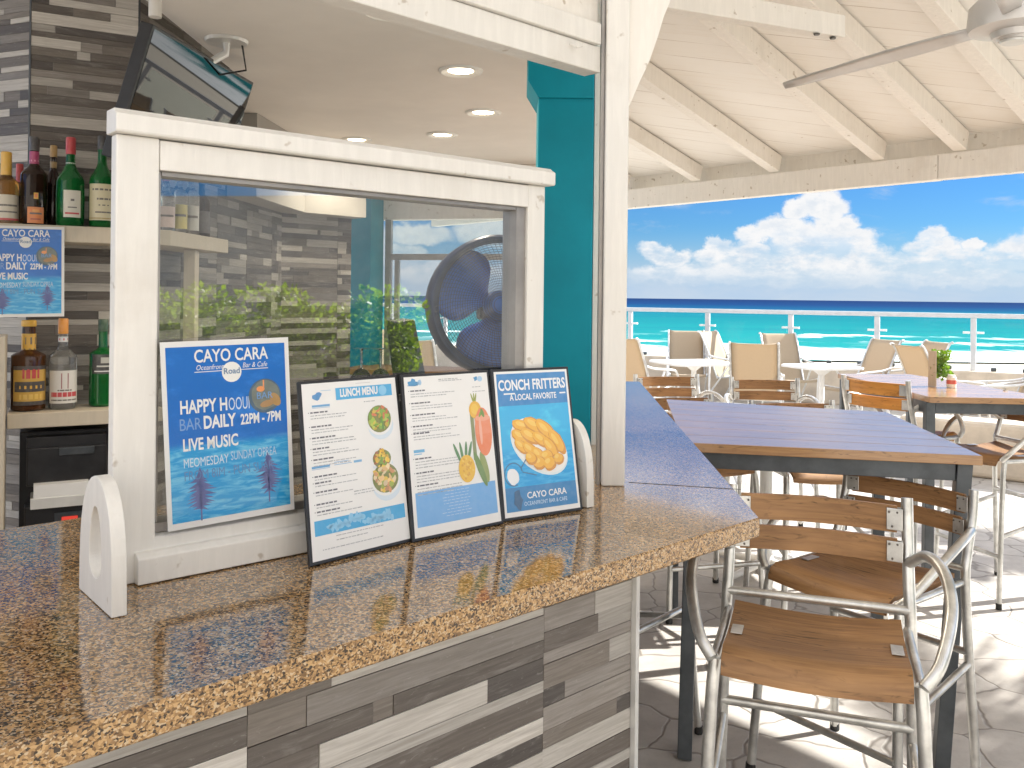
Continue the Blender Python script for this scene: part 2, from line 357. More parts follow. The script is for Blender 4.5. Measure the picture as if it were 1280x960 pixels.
# clear panes: reflect by Fresnel, otherwise let light straight through
def pane(name, tint=(0.96, 0.985, 0.98), ior=1.5, boost=1.0):
    m, t, b = newmat(name); t.n.remove(b)
    tp = t.node('ShaderNodeBsdfTransparent'); t.put(tp.inputs[0], tint)
    gl = t.node('ShaderNodeBsdfGlossy'); gl.inputs['Roughness'].default_value = 0.012
    fr = t.node('ShaderNodeFresnel'); fr.inputs['IOR'].default_value = ior
    ms = t.node('ShaderNodeMixShader'); gi = t.node('ShaderNodeNewGeometry'); t.put(ms.inputs[0], t.math('MULTIPLY', t.math('MULTIPLY', fr.outputs[0], boost, clamp=True), t.math('SUBTRACT', 1.0, gi.outputs['Backfacing'])))
    t.l.new(tp.outputs[0], ms.inputs[1]); t.l.new(gl.outputs[0], ms.inputs[2]); t.l.new(ms.outputs[0], t.n['Material Output'].inputs[0])
pane('window_glass', (0.93, 0.95, 0.95), 1.62, 5.2); pane('rail_glass', (0.95, 0.99, 0.985), 1.3); pane('acrylic', (0.99, 0.99, 0.99), 1.35)

def bottleglass(name, col, trans=0.6, rough=0.04):
    m, t, b = newmat(name); n = t.noise(posco(t), 30, 3)
    t.put(b.inputs['Base Color'], t.mix(n, tuple(x * 0.8 for x in col), col)); b.inputs['Roughness'].default_value = rough
    b.inputs['Transmission Weight'].default_value = trans; b.inputs['IOR'].default_value = 1.45
bottleglass('green_glass', (0.015, 0.22, 0.05), 0.45); bottleglass('dark_glass', (0.030, 0.014, 0.008), 0.2); bottleglass('brown_glass', (0.10, 0.035, 0.010), 0.35)
bottleglass('clear_glass', (0.90, 0.92, 0.92), 0.9); bottleglass('amber_glass', (0.45, 0.22, 0.06), 0.7)

m, t, b = newmat('lamp_glow'); n = t.noise(posco(t), 5); em = t.mix(n, (1, 0.80, 0.52), (1, 0.86, 0.62))
t.put(b.inputs['Emission Color'], em); b.inputs['Emission Strength'].default_value = 5.0; t.put(b.inputs['Base Color'], (0.9, 0.85, 0.75))
m, t, b = newmat('red_led'); n = t.noise(posco(t), 200); t.put(b.inputs['Emission Color'], t.mix(n, (1, 0.05, 0.03), (0.9, 0.1, 0.05))); b.inputs['Emission Strength'].default_value = 0.2; t.put(b.inputs['Base Color'], (0.4, 0.02, 0.02))

# ------------------------------------------------------------------ mesh helpers
class MB:
    def __init__(s): s.v = []; s.f = []; s.c = []; s.uv = []
    def face(s, pts, col=(0.8, 0.8, 0.8), uv=None):
        i = len(s.v); s.v += [V(p) for p in pts]; s.f.append(tuple(range(i, i + len(pts)))); s.c.append(col)
        s.uv.append(uv if uv else [(0, 0)] * len(pts)); return s
    def grid(s, rings, closed=True, caps=True, col=(0.8, 0.8, 0.8), smoothcap=False):
        i0 = len(s.v); n = len(rings[0])
        for r in rings: s.v += [V(p) for p in r]
        for a in range(len(rings) - 1):
            for k in range(n if closed else n - 1):
                k2 = (k + 1) % n
                s.f.append((i0 + a * n + k, i0 + a * n + k2, i0 + (a + 1) * n + k2, i0 + (a + 1) * n + k)); s.c.append(col)
                s.uv.append([(k / n, a), ((k + 1) / n, a), ((k + 1) / n, a + 1), (k / n, a + 1)])
        if caps and closed:
            s.f.append(tuple(range(i0 + n - 1, i0 - 1, -1))); s.c.append(col); s.uv.append([(0, 0)] * n)
            b = i0 + (len(rings) - 1) * n
            s.f.append(tuple(range(b, b + n))); s.c.append(col); s.uv.append([(0, 0)] * n)
        return s
    def hexa(s, b, t, col=(0.8, 0.8, 0.8), uvs=None):
        """b, t: four bottom and four top corners, same winding; side uv runs along the first edge"""
        b = [V(p) for p in b]; t = [V(p) for p in t]; off = (rnd.random() * 9, rnd.random() * 9)
        L = (b[1] - b[0]).length; Wd = (b[3] - b[0]).length; H = (t[0] - b[0]).length
        def uv(w, h, o=0): return [(off[0], off[1] + o), (off[0] + w, off[1] + o), (off[0] + w, off[1] + h + o), (off[0], off[1] + h + o)]
        s.face([b[3], b[2], b[1], b[0]], col, uv(L, Wd)); s.face(t, col, uv(L, Wd, .37))
        for k in range(4):
            k2 = (k + 1) % 4; w = (b[k2] - b[k]).length
            s.face([b[k], b[k2], t[k2], t[k]], col, uv(w, H, .11 * k) if w > H else [(q[1], q[0]) for q in uv(w, H)])
        return s
    def box(s, c, sx, sy, sz, ux=(1, 0, 0), uy=(0, 1, 0), col=(0.8, 0.8, 0.8)):
        c = V(c); ux = V(ux).normalized(); uy = V(uy).normalized(); uz = ux.cross(uy).normalized()
        q = [(-1, -1), (1, -1), (1, 1), (-1, 1)]
        return s.hexa([c + ux * (a * sx / 2) + uy * (b * sy / 2) - uz * (sz / 2) for a, b in q], [c + ux * (a * sx / 2) + uy * (b * sy / 2) + uz * (sz / 2) for a, b in q], col)
    def bar(s, p0, p1, w, h, up=(0, 0, 1), col=(0.8, 0.8, 0.8)):
        """box along p0-p1, w sideways and h along up, centred on the line"""
        p0 = V(p0); p1 = V(p1); d = (p1 - p0); L = d.length; d.normalize(); side = d.cross(V(up)).normalized(); u = side.cross(d).normalized()
        return s.box((p0 + p1) / 2, L, w, h, d, side * -1, col)
    def prism(s, poly, vec, col=(0.8, 0.8, 0.8)):
        a = [V(p) for p in poly]; b = [p + V(vec) for p in a]; n = len(a)
        s.face(a[::-1], col); s.face(b, col)
        for k in range(n): s.face([a[k], a[(k + 1) % n], b[(k + 1) % n], b[k]], col)
        return s
    def tube(s, pts, r, n=10, col=(0.8, 0.8, 0.8), rs=None):
        pts = [V(p) for p in pts]; rings = []; prev = None
        for i, p in enumerate(pts):
            d = (pts[min(i + 1, len(pts) - 1)] - pts[max(i - 1, 0)]).normalized()
            if prev is None:
                a = V((0, 0, 1)) if abs(d.z) < 0.9 else V((1, 0, 0)); x = d.cross(a).normalized()
            else:
                x = (prev - d * prev.dot(d)).normalized()
            prev = x; y = d.cross(x).normalized(); rr = rs[i] if rs else r
            rings.append([p + x * (math.cos(2 * math.pi * k / n) * rr) + y * (math.sin(2 * math.pi * k / n) * rr) for k in range(n)])
        return s.grid(rings, col=col)
    def lathe(s, prof, c=(0, 0, 0), n=20, col=(0.8, 0.8, 0.8), ax=None, caps=True):
        c = V(c); M = ax if ax else Matrix.Identity(3); rings = []
        for r, z in prof: rings.append([c + M @ V((r * math.cos(2 * math.pi * k / n), r * math.sin(2 * math.pi * k / n), z)) for k in range(n)])
        return s.grid(rings, col=col, caps=caps)
    def build(s, name, mat, parent=None, org=None, smooth=False, bevel=0.0, seg=2):
        me = bpy.data.meshes.new(name); o = V(org) if org is not None else V((0, 0, 0))
        me.from_pydata([tuple(p - o) for p in s.v], [], s.f)
        ca = me.color_attributes.new('Col', 'FLOAT_COLOR', 'CORNER'); uvl = me.uv_layers.new(name='UVMap')
        li = 0
        for f, c, uv in zip(s.f, s.c, s.uv):
            for k in range(len(f)):
                ca.data[li].color = (c[0], c[1], c[2], 1); uvl.data[li].uv = uv[k]; li += 1
        bm = bmesh.new(); bm.from_mesh(me)
        bmesh.ops.remove_doubles(bm, verts=bm.verts, dist=1e-5)
        bmesh.ops.recalc_face_normals(bm, faces=bm.faces)
        if smooth:
            for f in bm.faces: f.smooth = True
            for e in bm.edges:
                if len(e.link_faces) == 2 and e.calc_face_angle(0) > R(42): e.smooth = False
        bm.to_mesh(me); bm.free()
        ob = bpy.data.objects.new(name, me); COL.objects.link(ob)
        if mat: me.materials.append(MATS[mat] if isinstance(mat, str) else mat)
        if parent is not None: ob.parent = parent
        elif org is not None: ob.location = o
        if bevel:
            b = ob.modifiers.new('bevel', 'BEVEL'); b.width = bevel; b.segments = seg; b.limit_method = 'ANGLE'; b.angle_limit = R(40); b.use_clamp_overlap = True
        return ob
def thing(name, label, cat, loc=(0, 0, 0), rz=0.0, group=None):
    o = bpy.data.objects.new(name, None); COL.objects.link(o); o.location = loc; o.rotation_euler = (0, 0, rz); o.empty_display_size = 0.1
    o['label'] = label; o['category'] = cat
    if group: o['group'] = group
    return o
def tag(o, label, cat, group=None):
    o['label'] = label; o['category'] = cat
    if group: o['group'] = group
    return o
def struct(o): o['kind'] = 'structure'; return o
def copy_thing(root, loc, rz, label, group=None, scale=None):
    def rec(o, par):
        c = o.copy(); COL.objects.link(c)
        if par is not None: c.parent = par
        for ch in [x for x in KIDS.get(o.name, [])]: rec(ch, c)
        return c
    r = rec(root, None); r.location = loc; r.rotation_euler = (0, 0, rz); r['label'] = label
    if group: r['group'] = group
    if scale: r.scale = scale
    return r
KIDS = {}
def index_kids():
    KIDS.clear()
    for o in COL.objects:
        if o.parent: KIDS.setdefault(o.parent.name, []).append(o)
def textmesh(mb, s, org, ux, uy, size, col, align='LEFT', width=None, offs=0.0, shear=0.0, thick=0.0, space=1.0):
    cu = bpy.data.curves.new('txt', 'FONT'); cu.body = s; cu.size = size; cu.align_x = align; cu.resolution_u = 3; cu.shear = shear; cu.offset = thick; cu.space_character = space
    ob = bpy.data.objects.new('txt', cu); COL.objects.link(ob); bpy.context.view_layer.update()
    dg = bpy.context.evaluated_depsgraph_get(); me = ob.evaluated_get(dg).to_mesh()
    xs = [v.co.x for v in me.vertices]; k = 1.0
    if width and xs: k = width / (max(xs) - min(xs))
    ux = V(ux).normalized(); uy = V(uy).normalized(); nn = ux.cross(uy)
    for f in me.polygons:
        mb.face([V(org) + ux * (me.vertices[i].co.x * k) + uy * me.vertices[i].co.y + nn * offs for i in f.vertices], col)
    ob.evaluated_get(dg).to_mesh_clear(); bpy.data.objects.remove(ob); bpy.data.curves.remove(cu)

# ================================================================== SETTING
# ground sheets -----------------------------------------------------
TERR = 0.0
ft = MB(); ft.prism([(-14, -9, -0.25), (22, -9, -0.25), (22, 6.2, -0.25), (9.5, 11.3, -0.25), (-6, 20.9, -0.25), (-14, 22, -0.25)], (0, 0, 0.25))
struct(ft.build('terrace_floor', 'terrace_stone'))
sh = MB(); sh.face([(-3000, -40, -5.2), (3000, -40, -5.2), (3000, 112, -5.2), (-3000, 112, -5.2)]); struct(sh.build('beach', 'beach_sand'))
se = MB(); se.face([(-40000, 96, -5.0), (40000, 96, -5.0), (40000, 52000, -5.0), (-40000, 52000, -5.0)]); struct(se.build('sea', 'sea_water'))

# bar frame of reference ---------------------------------------------
ZC = 1.07
C0 = PZ(948, 647, ZC)                                  # front corner of the counter
UB = V((math.sin(R(46.8)), math.cos(R(46.8)), 0))      # along the counter front (away to the right)
NB = V((UB.y, -UB.x, 0))                               # out of the counter front, toward the guests
LB = V((math.sin(R(3.5)), math.cos(R(3.5)), 0))        # along the side leg of the counter
LN = V((LB.y, -LB.x, 0))
Z = V((0, 0, 1))
def zz(p, z): return V((p[0], p[1], z))

STRIPS = [((0.62, 0.59, 0.54), 4), ((0.50, 0.475, 0.435), 2), ((0.30, 0.275, 0.25), 2), ((0.155, 0.135, 0.118), 3), ((0.105, 0.092, 0.084), 2.5), ((0.21, 0.185, 0.16), 2)]
def strip_wall(mb, p0, d, n, L, z0, z1, hs, panel, r, dark=1.0, off0=0.0):
    """cladding of stacked strips; panels butt at plumb joints, strips run across a panel in one to three pieces"""
    x = -off0
    while x < L:
        xa, xb = max(0, x), min(L, x + panel)
        z = z0 + 0.0; last = None
        while z < z1 - 1e-4:
            h = r.choice(hs); zb = min(z + h, z1)
            cuts = sorted([0.0, 1.0] + [r.uniform(0.12, 0.88) for _ in range(r.choice([0, 0, 1, 1, 2]))])
            for a, b in zip(cuts[:-1], cuts[1:]):
                ca, cb = xa + (xb - xa) * a + 0.0006, xa + (xb - xa) * b - 0.0006
                if cb - ca < 0.012: continue
                cols = [c for c, w in STRIPS for _ in range(int(w * 2)) if c != last]
                c = r.choice(cols); last = c; k = r.uniform(0.85, 1.15) * dark
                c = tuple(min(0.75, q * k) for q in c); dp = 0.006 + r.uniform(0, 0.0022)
                q = [p0 + d * ca + n * dp + Z * (z + 0.0006), p0 + d * cb + n * dp + Z * (z + 0.0006), p0 + d * cb + n * dp + Z * (zb - 0.0006), p0 + d * ca + n * dp + Z * (zb - 0.0006)]
                bk = [v - n * 0.006 for v in q]; o1, o2 = r.random() * 20, r.random() * 20
                uv = [(o1, o2), (o1 + cb - ca, o2), (o1 + cb - ca, o2 + zb - z), (o1, o2 + zb - z)]
                mb.face(q, c, uv)
                for k2 in range(4): mb.face([q[k2], bk[k2], bk[(k2 + 1) % 4], q[(k2 + 1) % 4]], c, [uv[k2]] * 4)
            z = zb
        x += panel

# ---- bar counter ---------------------------------------------------
cnt = thing('bar_counter', 'speckled brown granite bar counter on a base clad in grey wood-look strips', 'bar counter', zz(C0 - UB * 0.6, 0))
O = cnt.location.copy()
legend = PZ(800, 477, ZC)
Ll = (legend - C0).dot(LB)
LEGW = 0.66
bL = C0 - UB * 3.2; bLb = bL - NB * 0.95
inner = C0 - LN * LEGW
# inner corner: main run's back line meets the leg's inner line
def isect(p, d, q, e):
    den = d.x * e.y - d.y * e.x; w = q - p; t = (w.x * e.y - w.y * e.x) / den; return V((p.x + d.x * t, p.y + d.y * t, 0.0))
ic = isect(C0 - NB * 0.95, UB, inner, LB)
top = [bL, C0, C0 + LB * Ll, inner + LB * Ll, ic, bLb]
sl = MB()
TH = 0.042
def tz(p, z): return V((p.x, p.y, z))
sl.face([tz(p, ZC) for p in top]); sl.face([tz(p, ZC - TH) for p in top][::-1])
slab = sl.build('counter_top', 'granite', cnt, O)
ed = MB()
for a, b in zip(top, top[1:] + top[:1]):
    d = (b - a).normalized(); nn = V((d.y, -d.x, 0))
    L = (b - a).length; ns = max(2, int(L / 0.03)); rows = []
    prof = [(0.0, 0.0), (0.0025, -0.0035), (0.003, -0.02), (0.0025, -TH + 0.003), (0.0, -TH)]
    ed.grid([[tz(p + nn * q, ZC + h) for q, h in prof] for p in (a, b)], closed=False, caps=False)
ed.build('counter_edge', 'granite_edge', slab, O)
# seam between the slabs of the front run and the leg
sm = MB(); s0 = PZ(786, 603, ZC); s1 = PZ(926, 612, ZC); sm.bar(tz(s0, ZC + 0.0004), tz(s1, ZC + 0.0004), 0.0022, 0.001); sm.build('slab_joint', 'black_plastic', slab, O)
# base: cladding on the guest side
ovh = 0.2
d0 = C0 - NB * ovh; dcorner = None
rr = ray(799, 800); bc = isect(d0, UB, V((0, 0, 0)), V((rr.x, 1.0, 0)))      # plumb corner of the base
core = MB(); LBASE = 3.0
pA = bc - UB * LBASE
core.prism([tz(pA - NB * 0.02, 0.0), tz(bc - NB * 0.02, 0), tz(bc - NB * 0.02 + LB * 0.0 - NB * 0.5, 0), tz(pA - NB * 0.52, 0)], Z * (ZC - TH - 0.001))
lgA = bc - NB * 0.3; lgd = LB
core.prism([tz(bc - NB * 0.05 - LN * 0.02, 0), tz(bc - NB * 0.05 - LN * 0.02 + LB * (Ll - 0.3), 0), tz(bc - LN * 0.34 + LB * (Ll - 0.3), 0), tz(bc - LN * 0.34 + LB * 0.2, 0)], Z * (ZC - TH - 0.0015))
core.build('counter_base', 'siding', cnt, O)
st = MB(); r1 = random.Random(11)
jx = [isect(d0, UB, V((0, 0, 0)), V((ray(x, y).x, 1, 0))) for x, y in ((685, 850), (314, 930))]
pw1 = (bc - jx[0]).length; pw2 = (jx[0] - jx[1]).length
HS = [0.024, 0.034, 0.036, 0.042, 0.046, 0.050]
b0 = bc - NB * 0.02
strip_wall(st, b0 - UB * pw1, UB, NB, pw1 - 0.012, 0.0, ZC - TH - 0.004, HS, 9, r1)
strip_wall(st, b0 - UB * (pw1 + pw2), UB, NB, pw2, 0.0, ZC - TH - 0.004, HS, 9, r1)
strip_wall(st, b0 - UB * (pw1 + 2 * pw2 + 0.4), UB, NB, pw2 + 0.4, 0.0, ZC - TH - 0.004, HS, 9, r1)
st.build('strip_cladding', 'tile_strips', cnt, O)
tr = MB(); tr.box(tz(bc - UB * 0.005 - NB * 0.0155, (ZC - TH) / 2 - 0.001), 0.012, 0.03, ZC - TH - 0.004, UB, NB * -1); tr.build('corner_trim', 'pale_metal', cnt, O)
sk = MB(); rs_ = random.Random(3)
strip_wall(sk, bc - LN * 0.02 + LB * 0.03 - NB * 0.04, LB, LN, Ll - 0.36, 0, ZC - TH - 0.004, HS, 0.6, rs_); sk.build('side_cladding', 'tile_strips', cnt, O)

# ---- post at the counter corner -------------------------------------
beamL = PZ(782, 260.5, 2.35); beamR = PZ(1280, 214.5, 2.35)
BD = (beamR - beamL); BLEN = BD.length; BD.normalize(); UR = V((-BD.y, BD.x, 0))
if UR.y < 0: UR = UR * -1
SL = 0.285; ZRB = 2.665
def roof_z(p): return ZRB + SL * (beamL - V((p[0], p[1], 0))).dot(UR) if True else 0
pb0 = PZ(752, 607, ZC); pb1 = PZ(781, 609, ZC)
pc = zz((pb0 + pb1) / 2, 0) + V((0, 0.035, 0)); pwid = (pb1 - pb0).length
po = thing('corner_post', 'white painted timber post standing on the counter under the roof', 'post', zz(pc, ZC))
ptop = roof_z(pc) - 0.02
mb = MB(); mb.box(zz(pc, (ZC + ptop) / 2), pwid, 0.07, ptop - ZC); mb.build('post_shaft', 'white_paint', po, po.location, bevel=0.004)
mb = MB(); mb.box(zz(pc + V((-pwid / 2 - 0.006, 0.004, 0)), (ZC + 2.9) / 2), 0.009, 0.03, 2.9 - ZC); mb.build('rubber_seal', 'grey_metal', po, po.location)
g0 = zz(pc, 0) + V((pwid / 2, 0, 0))
prof = [PY(*q, g0.y) for q in ((783, 134), (797, 105), (809, 80), (820, 48), (827, 24), (837, 0), (846, -40))]
gus = [V((g0.x + 0.001, g0.y - 0.02, prof[0].z - 0.02))] + [p + V((0.002, -0.02, 0)) for p in prof] + [V((g0.x + 0.001, g0.y - 0.02, prof[-1].z))]
mb = MB(); lft = [V((g0.x + 0.001, p.y, p.z)) for p in gus[1:-1]]; rgt = [V((max(p.x, g0.x + 0.003), p.y, p.z)) for p in gus[1:-1]]
mb.grid([[a, b, b + V((0, 0.04, 0)), a + V((0, 0.04, 0))] for a, b in zip(lft, rgt)]); mb.build('knee_brace', 'cream_paint', po, po.location)

# ---- beam, rafters, roof of the terrace ------------------------------
bm_ = thing('front_beam', 'long cream timber beam carrying the rafter ends at the sea side', 'beam', zz(beamL, 2.35))
a0 = beamL - BD * 3.0; a1 = beamR + BD * 4.2; split = PPL(1172, 214, beamL, UR); sa = (split - beamL).dot(BD)
mb = MB(); hb = 0.165
def bseg(m, s0, s1, z0, z1, t0, t1):
    q = [beamL + BD * s0 + UR * t0, beamL + BD * s1 + UR * t0, beamL + BD * s1 + UR * t1, beamL + BD * s0 + UR * t1]
    m.hexa([zz(p, z0) for p in q], [zz(p, z1) for p in q])
bseg(mb, -3.0, sa - 0.002, 2.35, 2.35 + hb, 0, 0.09); bseg(mb, sa + 0.002, BLEN + 4.2, 2.352, 2.352 + hb, 0, 0.088)
mb.build('beam_timber', 'cream_paint', bm_, bm_.location, bevel=0.005)
mb = MB(); bseg(mb, -3.0, BLEN + 4.2, 2.35 + hb + 0.003, ZRB - 0.012, 0.10, 0.13); mb.build('blocking_board', 'cream_paint', bm_, bm_.location)

def rafter(mb, s, D0, D1, w=0.085, h=0.125):
    p0 = beamL + BD * s - UR * D0; p1 = beamL + BD * s - UR * D1
    a = zz(p0, roof_z(p0) - h / 2 - 0.014); b = zz(p1, roof_z(p1) - h / 2 - 0.014)
    mb.bar(a, b, w, h)
rl = [("far-left rafter, only its foot showing beside the post", 789, 233), ("first short rafter to the right of the white post", 878, 222), ("second rafter, reaching the beam above the tall cloud", 976, 213), ("third rafter, crossed by the fan blade", 1106, 196), ("fourth rafter, its foot beside the joint in the beam", 1208, 187), ("rafter at the right edge behind the fan motor", 1318, 176)]
for lab, x, y in rl:
    q = PPL(x - 8, y, beamL - UR * 0.0, UR); s = (q - beamL).dot(BD)
    ob = MB(); rafter(ob, s, -0.02, 6.4)
    o = ob.build('rafter', 'cream_paint', None, zz(beamL + BD * s, 2.6), bevel=0.004); tag(o, 'cream timber ' + lab, 'rafter', 'rafters under the boarded roof')
# roof boards, slightly thick, boards running obliquely
rf = MB(); c1 = math.cos(R(37)); s1_ = math.sin(R(37)); slope_l = math.sqrt(1 + SL * SL)
cor = [(-4.5, -0.45), (BLEN + 4.2, -0.45), (BLEN + 4.2, 7.4), (-4.5, 7.4)]
def rp(s, Dd, dz=0): p = beamL + BD * s - UR * Dd; return V((p.x, p.y, ZRB + SL * Dd + dz))
def ruv(s, Dd): x = s; y = -Dd * slope_l; return (x * c1 + y * s1_, -x * s1_ + y * c1)
lo = [rp(*q) for q in cor]; up = [rp(*q, 0.05) for q in cor]; uvs = [ruv(*q) for q in cor]
rf.face(lo[::-1], uv=uvs[::-1]); rf.face(up, uv=uvs)
for k in range(4): rf.face([lo[k], lo[(k + 1) % 4], up[(k + 1) % 4], up[k]], uv=[uvs[k], uvs[(k + 1) % 4], uvs[(k + 1) % 4], uvs[k]])
ro = rf.build('roof', 'roof_boards', None, zz(beamL, ZRB)); tag(ro, 'pale boarded underside of the sloping terrace roof', 'roof')
# tie beam by the post
tb0 = PZ(826, 12, 2.62); tb1 = PZ(1050, 49, 2.62); mb = MB(); mb.bar(zz(tb0, 2.665), zz(tb1, 2.665), 0.06, 0.09)
o = mb.build('tie_beam', 'cream_paint', None, zz(tb0, 2.665), bevel=0.004); tag(o, 'short cream beam stub with nail stains left of the fan', 'beam')
mb = MB()
for px, py in ((1021, 41), (1041, 46)):
    q = PZ(px, py, 2.62); q = zz(q, 2.6165); mb.lathe([(0.011, -0.006), (0.014, 0.0), (0.0, 0.002)], q, 8)
mb.build('bolt', 'screw', o, zz(tb0, 2.665))

# ---- front fascia beam over the bar opening ---------------------------
f0 = PY(750, 90, pc.y - 0.02); zf = f0.z
fr0 = zz(pc, 0) + V((-pwid / 2 - 0.012, -0.01, 0))
FB = thing('bar_header', 'white painted double board header beam over the bar opening', 'beam', zz(fr0, zf))
UF = V((math.sin(R(45.5)), math.cos(R(45.5)), 0)); NF = V((UF.y, -UF.x, 0))
def fseg(m, z0, z1, t0, t1, L=3.2, e=0.0):
    q = [fr0 - UF * L + NF * t0, fr0 - UF * e + NF * t0, fr0 - UF * e + NF * t1, fr0 - UF * L + NF * t1]
    m.hexa([zz(p, z0) for p in q], [zz(p, z1) for p in q])
mb = MB(); fseg(mb, zf, zf + 0.066, -0.055, 0.0); mb.build('lower_board', 'white_paint', FB, FB.location, bevel=0.003)
mb = MB(); fseg(mb, zf + 0.068, zf + 0.122, -0.055, 0.012, e=0.012); mb.build('upper_board', 'white_paint', FB, FB.location, bevel=0.003)
mb = MB(); q = [fr0 - UF * 3.2 + NF * -0.05, fr0 + NF * -0.05, fr0 + NF * -0.012, fr0 - UF * 3.2 + NF * -0.012]
mb.hexa([zz(p, zf + 0.124) for p in q], [zz(p, roof_z(p) - 0.004) for p in q]); mb.build('fascia_panel', 'cream_paint', FB, FB.location)
mb = MB(); qh = PPL(712, 60, zz(fr0, 0), NF); mb.tube([qh + Z * 0.01, qh + NF * 0.02 + UF * 0.006, qh + NF * 0.022 + UF * 0.022 + Z * 0.006], 0.0035, 8); mb.build('hook', 'white_paint', FB, FB.location)

# ---- ceiling of the bar -----------------------------------------------
ZCE = 2.5
cb = MB(); fi = fr0 - NF * 0.06
xe = -1.2
cpoly = [V((xe, isect(fi, UF, V((xe, 0, 0)), V((0, 1, 0))).y, ZCE)), zz(fi, ZCE), V((0.42, 3.0, ZCE)), V((0.6, 6.9, ZCE)), V((-0.9, 7.2, ZCE)), V((-1.452, 5.6, ZCE)), V((-1.546, 3.95, ZCE)), V((xe, 3.95, ZCE))]
cb.prism(cpoly, Z * 0.06); o = cb.build('bar_ceiling', 'ceiling_paint'); tag(o, 'plain warm grey ceiling of the bar with recessed lamps', 'ceiling'); 
ub = MB(); ub.prism([V((-4.6, -1.2, 3.25)), zz(fi - UF * 3.2, 3.25), zz(fi, 3.25), V((0.5, 5.2, 3.25)), V((-0.9, 7.0, 3.25)), V((-4.6, 7, 3.25))], Z * 0.05); o = ub.build('upper_ceiling', 'ceiling_paint'); tag(o, 'higher ceiling over the tiled core at the left', 'ceiling')
ue = MB(); ue.prism([V((xe, cpoly[0].y, ZCE + 0.061)), V((xe, 3.95, ZCE + 0.061)), V((xe + 0.03, 3.95, ZCE + 0.061)), V((xe + 0.03, cpoly[0].y + 0.02, ZCE + 0.061))], Z * (3.248 - ZCE - 0.061)); o = ue.build('ceiling_upstand', 'ceiling_paint'); tag(o, 'plastered upstand along the left edge of the bar ceiling', 'wall')

lamps = [('nearest recessed lamp, in the middle of the bar ceiling', 576, 88), ('recessed lamp beside the teal column', 604, 140), ('recessed lamp just above the window cap, third back', 553, 168), ('recessed lamp farthest left, low above the window cap', 446, 174), ('recessed lamp half hidden by the header beam at the top', 487, 13)]
for lab, x, y in lamps:
    q = PZ(x, y, ZCE)
    t_ = thing('ceiling_lamp', 'round ' + lab, 'ceiling lamp', zz(q, ZCE), 0, 'recessed lamps in the bar ceiling')
    mb = MB(); mb.lathe([(0.055, -0.003), (0.083, -0.012), (0.092, -0.008), (0.094, -0.0005), (0.055, -0.0005), (0.055, -0.003)], q, 28, caps=False); mb.build('lamp_ring', 'white_plastic', t_, t_.location, smooth=True)
    mb = MB(); mb.lathe([(0.0, -0.002), (0.054, -0.002), (0.054, -0.0008), (0.0, -0.0008)], q, 24); mb.build('lamp_lens', 'lamp_glow', t_, t_.location)
    ld = bpy.data.lights.new('lamp_light', 'SPOT'); ld.energy = 15; ld.color = (1, 0.86, 0.68); ld.spot_size = R(150); ld.spot_blend = 0.7; ld.shadow_soft_size = 0.05
    lo_ = bpy.data.objects.new('lamp_light', ld); COL.objects.link(lo_); lo_.parent = t_; lo_.location = (0, 0, -0.02)

# ---- tiled core and back wall of the bar --------------------------------
S0 = PZ(0, 278.5, 1.80); S1 = PZ(209, 287.5, 1.80); S2 = PZ(285.5, 300, 1.80)
d1 = (S1 - S0); d1.z = 0; d1.normalize(); n1v = V((d1.y, -d1.x, 0))           # toward camera
kB = S0 - n1v * 0.25
AB = isect(zz(kB, 0), d1, V((0, 0, 0)), V((ray(38, 130).x, 1, 0))); BC = isect(zz(kB, 0), d1, V((0, 0, 0)), V((ray(172, 100).x, 1, 0)))
dA = V((-0.93, 0.37, 0)).normalized(); dC = V((math.sin(R(3.5)), math.cos(R(3.5)), 0))
CE = isect(BC, dC, V((0, 0, 0)), V((ray(351, 300).x, 1, 0)))
dW = V((0.707, 0.707, 0)); WE = isect(CE, dW, V((0, 0, 0)), V((ray(438.5, 300).x, 1, 0)))
HI = [0.022, 0.030, 0.034, 0.040, 0.046]
cw = thing('tiled_core_wall', 'faceted bar back wall clad in grey and cream wood-look strips', 'wall', zz(BC, 0))
mb = MB(); r2 = random.Random(5)
mA = V((dA.y, -dA.x, 0)); mA = mA if mA.dot(-BC) > 0 else -mA
mC = V((dC.y, -dC.x, 0)); mC = mC if mC.dot(V((0, 4, 0)) - BC) > 0 else -mC
mW = V((dW.y, -dW.x, 0))
strip_wall(mb, AB + dA * 0.9, -dA, mA, 0.9, 0, 3.24, HI, 0.30, r2)
strip_wall(mb, AB, d1, n1v, (BC - AB).length, 0, 3.24, HI, 0.45, r2)
strip_wall(mb, BC, dC, mC, (CE - BC).length, 0, 3.24, HI, 0.42, r2, 0.6)  # both rear faces: strip colours darkened to stand in for weaker light there
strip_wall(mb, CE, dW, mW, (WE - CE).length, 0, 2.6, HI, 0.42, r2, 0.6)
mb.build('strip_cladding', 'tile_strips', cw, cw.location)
mb = MB()
for p, q, n in ((AB + dA * 0.9, AB, mA), (AB, BC, n1v), (BC, CE, mC), (CE, WE, mW)):
    mb.hexa([zz(p - n * 0.002, 0), zz(q - n * 0.002, 0), zz(q - n * 0.03, 0), zz(p - n * 0.03, 0)], [zz(p - n * 0.002, 3.24), zz(q - n * 0.002, 3.24), zz(q - n * 0.03, 3.24), zz(p - n * 0.03, 3.24)])
mb.build('backing_wall', 'siding', cw, cw.location)
mb = MB()
for p, n in ((AB, (mA + n1v).normalized()), (BC, (n1v + mC).normalized())): mb.box(zz(p + n * 0.006, 1.62), 0.007, 0.007, 3.22, n, V((n.y, -n.x, 0)))
mb.build('corner_trim', 'dark_steel', cw, cw.location)
